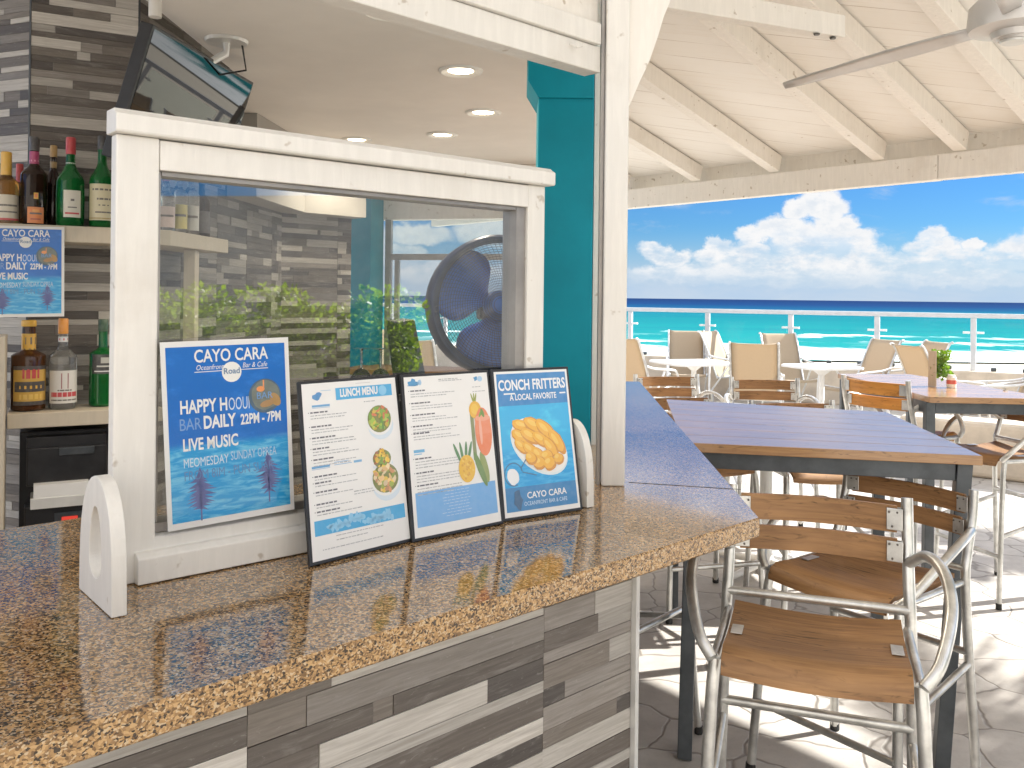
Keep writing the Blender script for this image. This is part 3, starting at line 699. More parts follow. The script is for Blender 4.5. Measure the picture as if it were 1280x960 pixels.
# dropped bulkhead above the rear wall
bk = MB(); s = BC + dC * 0.95
q = [s + mC * 0.012, s + mC * 0.17, isect(s + mC * 0.17, dC, CE + mW * 0.17, dW), WE + mW * 0.17, WE + mW * 0.012, isect(s + mC * 0.012, dC, CE + mW * 0.012, dW)]
bk.prism([zz(p, 2.06) for p in q], Z * (ZCE - 2.062)); o = bk.build('bulkhead', 'plaster_grey'); tag(o, 'grey plaster bulkhead above the rear strip wall, seen through the pane', 'wall')
# interior floor mat
fl = MB(); fl.face([(-3.2, 0.6, 0.004), (-0.6, 0.9, 0.004), (0.1, 2.6, 0.004), (0.1, 6.2, 0.004), (-3.2, 6.2, 0.004)]); struct(fl.build('bar_floor', 'bar_floor_tile'))

# teal columns --------------------------------------------------------
tcx0 = PY(671, 300, 2.85).x; tcx1 = PY(741, 300, 2.85).x
tc_ = thing('teal_column', 'broad teal painted column rising behind the white post', 'column', ((tcx0 + tcx1) / 2, 2.95, ZC))
mb = MB(); mb.box(((tcx0 + tcx1) / 2, 2.96, (ZC + ZCE) / 2), tcx1 - tcx0, 0.22, ZCE - ZC - 0.002); mb.build('column_shaft', 'teal_paint', tc_, tc_.location, bevel=0.004)
zt = PY(668, 122, 2.84).z; zt2 = PY(663, 100, 2.84).z; xl = PY(660, 90, 2.84).x
mb = MB(); mb.prism([(xl, 2.838, ZCE - 0.001), (xl, 2.838, zt2), (tcx0, 2.838, zt), (tcx1 - 0.002, 2.838, zt), (tcx1 - 0.002, 2.838, ZCE - 0.001)], (0, 0.25, 0)); mb.build('corbel', 'teal_paint', tc_, tc_.location, bevel=0.003)
mb = MB(); mb.box((tcx1 + 0.012, 2.9, (ZC + 2.45) / 2), 0.016, 0.05, 2.45 - ZC); mb.build('edge_trim', 'white_paint', tc_, tc_.location)
fx0 = PY(437, 350, 6.5).x; fx1 = PY(479, 350, 6.58).x; fxm = PY(463, 350, 6.4).x
mb = MB(); mb.prism([(fx0, 6.5, 0), (fxm, 6.4, 0), (fx1, 6.58, 0), (fx0 + 0.05, 6.74, 0)], (0, 0, ZCE - 0.002)); o = mb.build('teal_column', 'teal_paint', None, (fxm, 6.5, 0), bevel=0.004); tag(o, 'slim teal column at the rear of the bar, seen through the pane', 'column')
# rear opening: header and metal window frame
wA = V((fx1 + 0.016, 6.6, 0)); dO = V((0.97, -0.243, 0)).normalized(); nO = V((dO.y, -dO.x, 0))
ro_ = thing('rear_window', 'grey metal rear window frame with a transom, open to the sea view', 'window', wA)
def oseg(m, s0, s1, z0, z1, t0=-0.02, t1=0.02):
    q = [wA + dO * s0 + nO * t0, wA + dO * s1 + nO * t0, wA + dO * s1 + nO * t1, wA + dO * s0 + nO * t1]
    m.hexa([zz(p, z0) for p in q], [zz(p, z1) for p in q])
WL = 1.6
zh = 1.55 + (371 - 274) * 6.4 / 1100
mb = MB(); oseg(mb, 0, 0.045, 0.9, zh); oseg(mb, 0.047, WL, 1.815, 1.86, -0.018, 0.018); oseg(mb, 0.075, 0.11, 0.9, 1.813, -0.015, 0.015); oseg(mb, WL, WL + 0.045, 0.9, zh); oseg(mb, 0.047, WL - 0.002, 0.9, 0.94)
mb.build('window_frame', 'grey_metal', ro_, wA)
mb = MB(); oseg(mb, 0.047, WL - 0.002, 1.862, zh - 0.002, -0.003, 0.003); mb.build('pane', 'rail_glass', ro_, wA)
mb = MB(); oseg(mb, -0.05, WL + 0.03, zh + 0.002, ZCE - 0.003, -0.09, 0.03); o = mb.build('rear_header', 'cream_paint', None, zz(wA, zh)); tag(o, 'pale header over the rear window opening', 'beam')
mb = MB(); oseg(mb, 0.0, WL + 0.1, 0.0, 0.898, -0.05, 0.05); o = mb.build('rear_sill_wall', 'siding', None, wA); tag(o, 'low wall under the rear window opening', 'wall')

# ---- parapet with glass railing -----------------------------------------
rA = PY(783, 383.5, 15.0); rB = PY(1280, 393.2, 11.9)
ZRL = (rA.z + rB.z) / 2
RDv = V((rB.x - rA.x, rB.y - rA.y, 0)).normalized(); RN = V((RDv.y, -RDv.x, 0))
rbase = V((rA.x, rA.y, 0))
def railp(x, y=400): return isect(rbase, RDv, V((0, 0, 0)), V((ray(x, y).x, 1, 0)))
ZPW = 0.60
pp = MB(); e0 = rbase - RDv * 9; e1 = rbase + RDv * 9
pp.hexa([zz(e0 + RN * 0.14, 0), zz(e1 + RN * 0.14, 0), zz(e1 - RN * 0.14, 0), zz(e0 - RN * 0.14, 0)], [zz(e0 + RN * 0.14, ZPW), zz(e1 + RN * 0.14, ZPW), zz(e1 - RN * 0.14, ZPW), zz(e0 - RN * 0.14, ZPW)])
o = pp.build('parapet_wall', 'parapet_stucco', None, rbase, bevel=0.02); tag(o, 'low sand coloured parapet wall at the terrace edge', 'wall')
rg = thing('glass_railing', 'white post and glass panel railing along the terrace edge before the sea', 'railing', zz(rbase, ZPW))
mb = MB(); mb.bar(zz(e0, ZRL - 0.035), zz(e1, ZRL - 0.035), 0.07, 0.065); mb.build('top_rail', 'rail_paint', rg, rg.location, bevel=0.008)
px_posts = [788, 884.5, 988.5, 1096.5, 1217]
ss = [(railp(x) - rbase).dot(RDv) for x in px_posts]
step = (ss[-1] - ss[0]) / 4
ss = [ss[0] - step * k for k in range(5, 0, -1)] + ss + [ss[-1] + step * k for k in range(1, 3)]
for i, s_ in enumerate(ss):
    p = rbase + RDv * s_
    mb = MB(); mb.box(zz(p, (ZPW + ZRL - 0.07) / 2), 0.07, 0.05, ZRL - 0.071 - ZPW, RDv, RN); po_ = mb.build('rail_post', 'rail_paint', rg, rg.location)
    mb = MB(); zc_ = ZPW + (ZRL - ZPW) * 0.66
    for sg in (1, -1): mb.bar(zz(p + RDv * (0.043 * sg), zc_), zz(p + RDv * (0.13 * sg), zc_), 0.05, 0.03)
    mb.build('glass_clamp', 'white_plastic', po_, rg.location)
    if i + 1 < len(ss):
        q = rbase + RDv * ss[i + 1]
        mb = MB(); mb.hexa(*[[zz(a, z) for a in (p + RDv * 0.06 + RN * 0.006, q - RDv * 0.06 + RN * 0.006, q - RDv * 0.06 - RN * 0.006, p + RDv * 0.06 - RN * 0.006)] for z in (ZPW + 0.02, ZRL - 0.1)]); mb.build('glass_panel', 'rail_glass', rg, rg.location)
        rr_ = random.Random(i)
        for k in range(3):
            mb = MB(); c = p + (q - p) * (0.2 + 0.3 * k + rr_.uniform(-0.05, 0.05)); mb.box(zz(c + RN * 0.03, ZPW + 0.028), 0.07, 0.05, 0.05, RDv, RN)
            mb.build('foot_clamp', 'dark_steel', rg, rg.location, bevel=0.01)
# low planter wall at the right
w0 = PZ(1122, 586, 0.0); w1 = PZ(1300, 607, 0.0); wd = (w1 - w0).normalized(); wn = V((-wd.y, wd.x, 0))
if wn.y < 0: wn = -wn
w1 = w1 + wd * 3
mb = MB(); mb.hexa([w0, w1, w1 + wn * 0.35, w0 + wn * 0.35], [zz(p, 0.5) for p in (w0, w1, w1 + wn * 0.35, w0 + wn * 0.35)])
o = mb.build('low_wall', 'parapet_stucco', None, zz(w0, 0), bevel=0.05, seg=3); tag(o, 'low tan rendered wall behind the right hand bar table', 'wall')

# ================================================================== ON AND BEHIND THE BAR
# ---- framed sneeze guard window ------------------------------------------
ZT = 1.838
pL = PZ(146, 143, ZT); pR = PZ(686.5, 217, ZT)
UW = (pR - pL); UW.z = 0; WLEN = UW.length; UW.normalize(); NW = V((UW.y, -UW.x, 0))
w0_ = V((pL.x, pL.y, 0))
def ws(x, y=400): return (isect(w0_, UW, V((0, 0, 0)), V((ray(x, y).x, 1, 0))) - w0_).dot(UW)
def wz(x, y): return PPL(x, y, w0_, NW).z
def wp(s, z, t=0.0): q = w0_ + UW * s + NW * t; return V((q.x, q.y, z))
def wseg(m, s0, s1, z0, z1, t0, t1):
    m.hexa([wp(s0, z0, t0), wp(s1, z0, t0), wp(s1, z0, t1), wp(s0, z0, t1)], [wp(s0, z1, t0), wp(s1, z1, t0), wp(s1, z1, t1), wp(s0, z1, t1)])
gw = thing('framed_window', 'white wooden framed glass screen standing on the granite counter', 'glass screen', wp(WLEN / 2, ZC))
OW = gw.location.copy()
sl0, sl1 = 0.0, ws(197.5); sr0, sr1 = ws(660), WLEN - 0.008
ztop = wz(197, 212); ZB = 1.142
mb = MB(); wseg(mb, sl0, sl1, ZC + 0.001, ztop + 0.052, -0.028, 0); mb.build('stile', 'white_paint', gw, OW, bevel=0.003)
mb = MB(); wseg(mb, sr0, sr1, ZC + 0.001, ztop + 0.052, -0.075, -0.004); mb.build('stile', 'white_paint', gw, OW, bevel=0.003)
mb = MB(); wseg(mb, sl1 + 0.001, sr0 - 0.001, ztop, ztop + 0.050, -0.07, -0.002); mb.build('head_rail', 'white_paint', gw, OW, bevel=0.002)
mb = MB(); cp = [(-0.035, 0.0), (0.016, 0.0), (0.018, 0.004), (0.018, 0.030), (0.010, 0.034), (0.002, 0.040), (-0.035, 0.040)]
zc0 = ztop + 0.053
ra_ = [wp(-0.006, zc0 + h, t) for t, h in cp]; rb_ = [wp(WLEN + 0.004, zc0 + h, t) for t, h in cp]
mb.grid([ra_, rb_]); mb.build('cap_moulding', 'white_paint', gw, OW, bevel=0.002)
ZLB = ZC + 0.052
mb = MB(); bt = [(-0.07, 0.002), (0.020, 0.002), (0.020, 0.044), (0.008, 0.051), (0.0, 0.052), (-0.001, 0.072), (-0.02, 0.076), (-0.07, 0.076)]
s_bl = ws(171)
mb.grid([[wp(s_bl, ZC + h, t) for t, h in bt], [wp(sr0 - 0.002, ZC + h, t) for t, h in bt]]); mb.build('bottom_rail', 'white_paint', gw, OW, bevel=0.002)
mb = MB(); sj = ws(648.5)
wseg(mb, sj, sr0 - 0.001, ZC + 0.078, ztop - 0.001, -0.06, -0.012); wseg(mb, sl1 + 0.001, sj - 0.001, ZC + 0.077, ZC + 0.092, -0.06, -0.010); wseg(mb, sl1 + 0.001, sl1 + 0.007, ZC + 0.093, ztop - 0.001, -0.06, -0.014); wseg(mb, sl1 + 0.008, sj - 0.001, ztop - 0.008, ztop - 0.001, -0.06, -0.013)
mb.build('metal_channel', 'grey_metal', gw, OW)
mb = MB(); wseg(mb, sl1 + 0.002, sj + 0.003, ZC + 0.088, ztop - 0.003, -0.040, -0.034); mb.build('pane', 'window_glass', gw, OW)
# bracket feet: arched plates with an oval opening
def bracket(sc_, base_back, base_front, h):
    m = MB(); N = 22; w = 0.022; out = []
    L = base_front + base_back
    for k in range(N + 1):
        a = math.pi * k / N
        t = -base_back + L * (0.5 - 0.5 * math.cos(a)); z = h * (math.sin(a) ** 0.62)
        out.append((t, z))
    cxh = (base_front - base_back) / 2; hole = []
    for k in range(N + 1):
        a = math.pi * k / N; hole.append((cxh - 0.30 * L * math.cos(a) * 0.62, 0.36 * h + 0.40 * h * math.sin(a)))
    low = [(cxh + 0.186 * L * math.cos(math.pi * k / N), 0.36 * h - 0.16 * h * math.sin(math.pi * k / N)) for k in range(N + 1)]
    rim = hole + low[1:-1]
    def P3(q, s): return wp(s, ZC + 0.001 + q[1], q[0])
    a, b = sc_ - w / 2, sc_ + w / 2
    # outer loop with matching count: outline arch then base line back
    outer = out + [(base_front - L * (k / N), 0.0) for k in range(1, N)]
    n = len(outer)
    for s, fl in ((a, 1), (b, 0)):
        for k in range(n):
            k2 = (k + 1) % n
            q = [P3(outer[k], s), P3(outer[k2], s), P3(rim[k2], s), P3(rim[k], s)]
            m.face(q if fl else q[::-1])
    for lp in (outer, rim):
        for k in range(n):
            k2 = (k + 1) % n; m.face([P3(lp[k], a), P3(lp[k], b), P3(lp[k2], b), P3(lp[k2], a)])
    m.build('bracket_foot', 'white_paint', gw, OW, bevel=0.0015)
fl = PZ(149, 772, ZC); tf = (V((fl.x, fl.y, 0)) - w0_).dot(NW); sf = (V((fl.x, fl.y, 0)) - w0_).dot(UW)
bracket(min(sf, -0.0135), 0.03, tf, 0.195)
fr_ = PZ(742, 634, ZC); tf2 = (V((fr_.x, fr_.y, 0)) - w0_).dot(NW); sf2 = (V((fr_.x, fr_.y, 0)) - w0_).dot(UW)
bracket(sf2 - 0.01, 0.03, max(tf2, 0.09), 0.195)
print('bracket', tf, sf, tf2, sf2, WLEN)

# ---- printed sheets ------------------------------------------------------
class Quad:
    """a flat sheet given by four 3-D corners; u to the right, v up, in 0..1; lifts are along its face normal"""
    def __init__(s, bl, br, tr, tl):
        s.o = bl; s.u = ((br - bl) + (tr - tl)) / 2; s.v = ((tl - bl) + (tr - br)) / 2
        s.w = s.u.length; s.h = s.v.length; s.n = s.u.cross(s.v).normalized()
        s.U = s.u.normalized(); s.Vv = s.v.normalized()
    def p(s, u, v, l=0.0): return s.o + s.u * u + s.v * v + s.n * l
    def rect(s, m, u0, v0, u1, v1, l, col, uv=False):
        m.face([s.p(u0, v0, l), s.p(u1, v0, l), s.p(u1, v1, l), s.p(u0, v1, l)], col, [(0, 0), (s.w / s.h, 0), (s.w / s.h, 1), (0, 1)] if uv else None)
    def ell(s, m, u, v, ru, rv, l, col, rot=0.0, n=18, jit=0.0, r=rnd):
        """ru, rv in metres"""
        pts = []
        for k in range(n):
            a = 2 * math.pi * k / n; j = 1 + (r.uniform(-jit, jit) if jit else 0)
            x = ru * math.cos(a) * j; y = rv * math.sin(a) * j
            pts.append(s.p(u, v, l) + s.U * (x * math.cos(rot) - y * math.sin(rot)) + s.Vv * (x * math.sin(rot) + y * math.cos(rot)))
        m.face(pts, col)
    def text(s, m, t, u, v, size, col, l, align='LEFT', width=None, thick=0.0, shear=0.0, space=1.0):
        textmesh(m, t, s.p(u, v), s.U, s.Vv, size, col, align, width, l, shear, thick, space)
    def slab(s, m, th, pad=0.0, l0=0.0, col=(0.8, 0.8, 0.8)):
        pu, pv = pad / s.w, pad / s.h
        q = [(-pu, -pv), (1 + pu, -pv), (1 + pu, 1 + pv), (-pu, 1 + pv)]
        m.hexa([s.p(*a, l0 - th) for a in q], [s.p(*a, l0) for a in q], col)
WHT = (0.80, 0.81, 0.82)
def palm_print(q, m, u, v0, h, l, col, r):
    q.rect(m, u - 0.006, v0, u + 0.006, v0 + h * 0.5, l, col)
    for k in range(15):
        v = v0 + h * (0.25 + 0.05 * k); wd = 0.10 * math.sin(math.pi * min(1, (k + 2) / 15.5)) + 0.02
        for sg in (-1, 1):
            a = q.p(u, v, l); b = q.p(u + sg * wd * r.uniform(0.7, 1.1), v - h * r.uniform(0.02, 0.09), l); d = q.Vv * (q.h * h * 0.05)
            m.face([a - d * 0.6, b, a + d] if sg > 0 else [a + d, b, a - d * 0.6], col)
def poster(name, label, q, full=True, acrylic=True):
    t_ = thing(name, label, 'poster', q.p(0.5, 0)); O_ = t_.location.copy(); r = random.Random(4)
    m = MB(); q.slab(m, 0.0012); m.build('sheet', 'paper', t_, O_)
    m = MB(); q.rect(m, 0.035, 0.035, 0.965, 0.97, 0.0004, WHT, True); art = m.build('seascape', 'print_seascape', t_, O_)
    m = MB(); k = q.w / 0.27; L = 0.0009; W_ = WHT; P1 = (0.07, 0.10, 0.34)
    q.text(m, 'CAYO CARA', 0.53, 0.885, 0.036 * k, W_, L, 'CENTER', 0.58 * q.w, 0.0006 * k)
    q.text(m, 'Oceanfront', 0.25, 0.842, 0.015 * k, W_, L, 'LEFT', 0.21 * q.w, 0, 0.25); q.text(m, 'Bar & Cafe', 0.61, 0.842, 0.015 * k, W_, L, 'LEFT', 0.20 * q.w, 0, 0.25)
    q.rect(m, 0.24, 0.830, 0.46, 0.834, L, W_); q.rect(m, 0.59, 0.830, 0.82, 0.834, L, W_)
    q.ell(m, 0.525, 0.822, 0.021 * k, 0.021 * k, L, (0.85, 0.85, 0.83)); q.text(m, 'Road', 0.525, 0.813, 0.017 * k, (0.12, 0.22, 0.38), L + 0.0004, 'CENTER', None, 0.0003)
    q.text(m, 'HAPPY H', 0.12, 0.615, 0.037 * k, W_, L, 'LEFT', 0.355 * q.w, 0.0009 * k); q.text(m, 'OOUI', 0.488, 0.612, 0.037 * k, (0.60, 0.72, 0.87), L, 'LEFT', 0.165 * q.w)
    q.text(m, 'BAR', 0.11, 0.525, 0.034 * k, (0.16, 0.33, 0.66), L, 'LEFT', 0.16 * q.w); q.text(m, 'DAILY', 0.29, 0.525, 0.036 * k, W_, L, 'LEFT', 0.25 * q.w, 0.0011 * k); q.text(m, '22PM - 7PM', 0.58, 0.527, 0.030 * k, W_, L, 'LEFT', 0.33 * q.w, 0.0008 * k)
    q.ell(m, 0.785, 0.675, 0.036 * k, 0.036 * k, L, (0.03, 0.09, 0.16), n=28); q.ell(m, 0.79, 0.68, 0.032 * k, 0.031 * k, L + 0.0002, (0.13, 0.16, 0.14), n=24, jit=0.04, r=r)
    q.ell(m, 0.87, 0.65, 0.010 * k, 0.016 * k, L + 0.0004, (0.40, 0.22, 0.05), 0.6); q.ell(m, 0.80, 0.63, 0.016 * k, 0.007 * k, L + 0.0004, (0.38, 0.20, 0.06), 0.2); q.ell(m, 0.75, 0.715, 0.009 * k, 0.006 * k, L + 0.0006, (0.80, 0.28, 0.06))
    q.rect(m, 0.770, 0.712, 0.780, 0.765, L + 0.0006, (0.80, 0.28, 0.06)); q.text(m, 'BAR', 0.78, 0.66, 0.020 * k, (0.12, 0.30, 0.62), L + 0.0007, 'CENTER')
    q.text(m, 'LIVE MUSIC', 0.13, 0.415, 0.034 * k, W_, L, 'LEFT', 0.42 * q.w, 0.0008 * k)
    q.text(m, 'MEOMESDAY', 0.13, 0.325, 0.026 * k, (0.62, 0.74, 0.86), L, 'LEFT', 0.34 * q.w); q.text(m, 'SUNDAY OPREA', 0.49, 0.335, 0.026 * k, (0.45, 0.62, 0.80), L, 'LEFT', 0.37 * q.w)
    q.text(m, 'FROM 8IM - PUN SUAR', 0.13, 0.255, 0.027 * k, (0.06, 0.20, 0.48), L, 'LEFT', 0.70 * q.w)
    m.build('lettering', 'print', art, O_)
    m = MB(); palm_print(q, m, 0.25, 0.03, 0.29, 0.0008, P1, r); palm_print(q, m, 0.79, 0.07, 0.29, 0.0008, P1, r); m.build('palm_picture', 'print', art, O_)
    if acrylic:
        m = MB(); q.slab(m, 0.0015, 0.006, 0.0035); m.build('acrylic_cover', 'acrylic', t_, O_)
        m = MB(); q.slab(m, 0.002, 0.006, -0.0018); m.build('acrylic_back', 'acrylic', t_, O_)
    return t_
g = 0.010
pq = [PPL(x, y, w0_ + NW * g, NW) for x, y in ((210, 665), (368, 637), (360, 421.5), (199.5, 428.5))]
poster('drinks_poster', 'blue seascape poster in a clear acrylic sleeve leaning on the glass screen', Quad(*pq))
# the same card pinned to the shelf edge
cq_o = zz(S0 + n1v * 0.012, 0)
pq = [PPL(x, y, cq_o, n1v) for x, y in ((-24, 397), (80, 395.5), (80.5, 284), (-24, 281))]
poster('drinks_card', 'smaller blue seascape card hanging from the edge of the upper bottle shelf', Quad(*pq), acrylic=False)

# ---- three menu boards ----------------------------------------------------
mbot = [PZ(x, y, ZC + 0.002) for x, y in ((386, 709), (514.5, 678.5), (627.5, 652.5), (728.5, 637))]
mtop = [PZ(x, y, 1.388) for x, y in ((367, 478), (497, 468), (611.5, 462), (711, 458))]
def sheet_board(label, i):
    gp = 0.0025; bl, br, tl, tr = mbot[i], mbot[i + 1], mtop[i], mtop[i + 1]
    ub = (br - bl).normalized(); ut = (tr - tl).normalized()
    q = Quad(bl + ub * gp, br - ub * gp, tr - ut * gp, tl + ut * gp)
    t_ = thing('menu_board', label, 'menu', q.p(0.5, 0), 0, 'menu boards on the counter')
    m = MB(); q.slab(m, 0.007); m.build('board', 'black_plastic', t_, t_.location, bevel=0.0012)
    m = MB(); p0, p1 = 0.006 / q.w, 0.006 / q.h
    q.rect(m, p0, p1, 1 - p0, 1 - p1, 0.0005, WHT); return q, t_, m.build('sheet', 'paper', t_, t_.location)
BL_ = (0.03, 0.36, 0.68); GR = (0.16, 0.17, 0.19); LG = (0.42, 0.43, 0.45)
def lines(q, m, rows, r, u0=0.09, umax=0.62):
    for v, bold in rows:
        if bold:
            q.rect(m, u0 - 0.02, v - 0.002, u0 - 0.012, v + 0.003, 0.0009, GR)
            x = u0; e = u0 + r.uniform(0.12, 0.22)
            while x < e: w = r.uniform(0.02, 0.05); q.rect(m, x, v - 0.004, x + w, v + 0.0045, 0.0009, (0.10, 0.10, 0.12)); x += w + 0.008
        else:
            x = u0; e = r.uniform(umax * 0.7, umax)
            while x < e: w = r.uniform(0.012, 0.05); q.rect(m, x, v - 0.0022, x + w, v + 0.0026, 0.0009, LG if r.random() < 0.8 else (0.3, 0.31, 0.33)); x += w + 0.007
def bowl(q, m, u, v, rad, r, cols, oval=1.0, seed=0, rot=0.0):
    q.ell(m, u + 0.01, v - 0.035, rad * 1.02, rad * 0.9, 0.0008, (0.62, 0.72, 0.80)); q.ell(m, u, v, rad * 1.05, rad * oval, 0.0010, (0.78, 0.79, 0.78), rot, 26); q.ell(m, u, v + 0.004, rad * 0.93, rad * 0.87 * oval, 0.0012, (0.18, 0.20, 0.03), rot, 24)
    for k in range(46):
        a = r.uniform(0, 6.28); d = math.sqrt(r.random()) * 0.78 * rad; x, y = d * math.cos(a), d * math.sin(a) * oval
        xr = x * math.cos(rot) - y * math.sin(rot); yr = x * math.sin(rot) + y * math.cos(rot)
        c = r.choice(cols); f = r.uniform(0.8, 1.15); q.ell(m, u + xr / q.w, v + 0.004 + yr / q.h, rad * r.uniform(0.10, 0.24), rad * r.uniform(0.07, 0.16), 0.0014 + 0.00002 * k, tuple(min(0.85, z * f) for z in c), r.uniform(0, 3), 9, 0.18, r)
r = random.Random(21)
q, t_, sh_ = sheet_board('white lunch menu board with a salad bowl picture, nearest the blue poster', 0)
m = MB(); q.rect(m, 0.345, 0.875, 0.925, 0.945, 0.0008, BL_); m.build('heading_band', 'print', sh_, t_.location); m = MB(); q.ell(m, 0.825, 0.910, 0.010, 0.010, 0.0011, (0.20, 0.52, 0.78)); bf = MB(); q.rect(bf, 0.06, 0.145, 0.945, 0.225, 0.0008, BL_)
q.ell(m, 0.17, 0.905, 0.010, 0.008, 0.0008, (0.06, 0.25, 0.52), 0, 11, 0.45, r); q.rect(m, 0.2, 0.935, 0.30, 0.938, 0.0008, (0.3, 0.5, 0.7)); q.rect(m, 0.55, 0.963, 0.7, 0.965, 0.0008, LG)
for k in range(22): q.ell(bf, 0.2 + 0.62 * k / 22 + r.uniform(-.01, .01), 0.165 + r.uniform(0, 0.035), 0.006, r.uniform(0.004, 0.011), 0.0010, (0.24, 0.55, 0.80), 0, 8, 0.4, r)
bf.build('footer_band', 'print', sh_, t_.location)
q.text(m, 'LUNCH MENU', 0.385, 0.892, 0.021, WHT, 0.0013, 'LEFT', 0.385 * q.w, 0.0008)
for v, u, s in ((0.845, 0.11, 'SANDWICHES'), (0.505, 0.07, 'ENTREES'),): q.rect(m, u, v, u + 0.17, v + 0.012, 0.0009, (0.12, 0.35, 0.62)); q.rect(m, u, v - 0.006, u + 0.17, v - 0.004, 0.0009, (0.12, 0.35, 0.62))
q.rect(m, 0.28, 0.508, 0.45, 0.511, 0.0009, (0.12, 0.35, 0.62)); q.rect(m, 0.28, 0.523, 0.42, 0.526, 0.0009, (0.12, 0.35, 0.62)); q.rect(m, 0.47, 0.505, 0.55, 0.518, 0.0009, (0.16, 0.4, 0.66))
rows = []
for v in (0.815, 0.735, 0.672, 0.612, 0.552): rows += [(v, True), (v - 0.018, False), (v - 0.034, False)]
for v in (0.46, 0.425, 0.375, 0.31, 0.27): rows += [(v, True), (v - 0.017, False)]
lines(q, m, rows, r, 0.09, 0.54); lines(q, m, [(0.128, False), (0.105, False)], r, 0.25, 0.75); lines(q, m, [(0.068, False)], r, 0.12, 0.72)
for v in (0.85, 0.70, 0.585): lines(q, m, [(v, False)], r, 0.62, 0.70)
lines(q, m, [(0.345, False), (0.33, False)], r, 0.45, 0.8); m.build('lettering', 'print', sh_, t_.location)
m = MB(); bowl(q, m, 0.765, 0.735, 0.031, r, [(0.30, 0.45, 0.03), (0.16, 0.34, 0.02), (0.60, 0.42, 0.04), (0.62, 0.16, 0.05), (0.42, 0.50, 0.06), (0.10, 0.26, 0.03)], 1.0); m.build('salad_picture', 'print', sh_, t_.location)
m = MB(); bowl(q, m, 0.755, 0.50, 0.024, r, [(0.75, 0.45, 0.02), (0.20, 0.34, 0.03), (0.35, 0.12, 0.03), (0.78, 0.55, 0.05)], 0.85); bowl(q, m, 0.775, 0.385, 0.034, r, [(0.75, 0.50, 0.20), (0.30, 0.38, 0.04), (0.80, 0.55, 0.05), (0.75, 0.60, 0.35), (0.55, 0.26, 0.10)], 0.95); m.build('dish_picture', 'print', sh_, t_.location)

q, t_, sh_ = sheet_board('white drinks menu board with juice glass and pineapple picture, middle board', 1)
m = MB(); q.rect(m, 0.06, 0.075, 0.945, 0.275, 0.0008, (0.16, 0.40, 0.74)); m.build('footer_band', 'print', sh_, t_.location); m = MB(); q.ell(m, 0.12, 0.945, 0.012, 0.007, 0.0008, (0.05, 0.28, 0.55), 0, 11, 0.4, r); q.rect(m, 0.06, 0.925, 0.17, 0.93, 0.0008, (0.1, 0.3, 0.55)); q.ell(m, 0.19, 0.945, 0.006, 0.006, 0.0008, (0.35, 0.55, 0.75), 0, 11, 0.2, r)
q.ell(m, 0.83, 0.945, 0.006, 0.006, 0.0008, (0.05, 0.28, 0.55), 0, 9, 0.4, r); q.ell(m, 0.88, 0.942, 0.007, 0.006, 0.0008, (0.4, 0.6, 0.8)); q.rect(m, 0.075, 0.512, 0.19, 0.530, 0.0008, (0.12, 0.4, 0.66)); q.rect(m, 0.075, 0.500, 0.16, 0.505, 0.0008, (0.12, 0.4, 0.66)); rows = []
for v in (0.892, 0.815, 0.742, 0.672, 0.628): rows += [(v, True), (v - 0.020, False), (v - 0.036, False)]
for v in (0.475, 0.39, 0.315): rows += [(v, True), (v - 0.02, False), (v - 0.037, False), (v - 0.054, False)]
lines(q, m, rows, r, 0.085, 0.62); lines(q, m, [(0.945, False), (0.955, False)], r, 0.40, 0.72); lines(q, m, [(0.905, False), (0.89, False), (0.875, False), (0.86, False)], r, 0.78, 0.93)
for k in range(9):
    v = 0.255 - 0.018 * k; x = r.uniform(0.32, 0.42)
    while x < 0.98 - 0.35: w = r.uniform(0.015, 0.05); q.rect(m, x, v, x + w, v + 0.004, 0.0011, (0.42, 0.58, 0.80)); x += w + 0.01
m.build('lettering', 'print', sh_, t_.location)
m = MB(); K = q.w / 0.23
q.rect(m, 0.725, 0.42, 0.765, 0.72, 0.0008, (0.22, 0.25, 0.10)); q.ell(m, 0.79, 0.74, 0.0165 * K, 0.019, 0.0010, (0.75, 0.42, 0.02)); q.ell(m, 0.785, 0.745, 0.010, 0.012, 0.0012, (0.80, 0.52, 0.06))
for a in (-0.3, 0.0, 0.25): q.ell(m, 0.79 + a * 0.06, 0.81, 0.002, 0.014, 0.0009, (0.30, 0.34, 0.06), -a)
q.ell(m, 0.865, 0.595, 0.0225, 0.052, 0.0014, (0.76, 0.22, 0.08), 0, 24); q.rect(m, 0.775, 0.58, 0.955, 0.685, 0.0015, (0.78, 0.26, 0.12)); q.ell(m, 0.865, 0.683, 0.0205, 0.007, 0.0017, (0.80, 0.36, 0.22)); q.ell(m, 0.83, 0.60, 0.004, 0.03, 0.0019, (0.82, 0.42, 0.30))
q.ell(m, 0.87, 0.715, 0.004, 0.010, 0.0018, (0.16, 0.30, 0.05), 0.3); q.ell(m, 0.845, 0.71, 0.003, 0.008, 0.0018, (0.2, 0.34, 0.05), -0.6)
for a in (-0.55, -0.2, 0.15, 0.45): q.ell(m, 0.62 + a * 0.14, 0.475, 0.0035, 0.024, 0.0010, (0.10, 0.24, 0.09), -a * 0.7, 12)
q.ell(m, 0.79, 0.36, 0.0075, 0.040, 0.0012, (0.16, 0.26, 0.07), 0.35); q.ell(m, 0.84, 0.37, 0.009, 0.034, 0.0011, (0.27, 0.33, 0.10), 0.2)
q.ell(m, 0.635, 0.375, 0.0215 * K, 0.0285, 0.0016, (0.76, 0.46, 0.03), 0, 22)
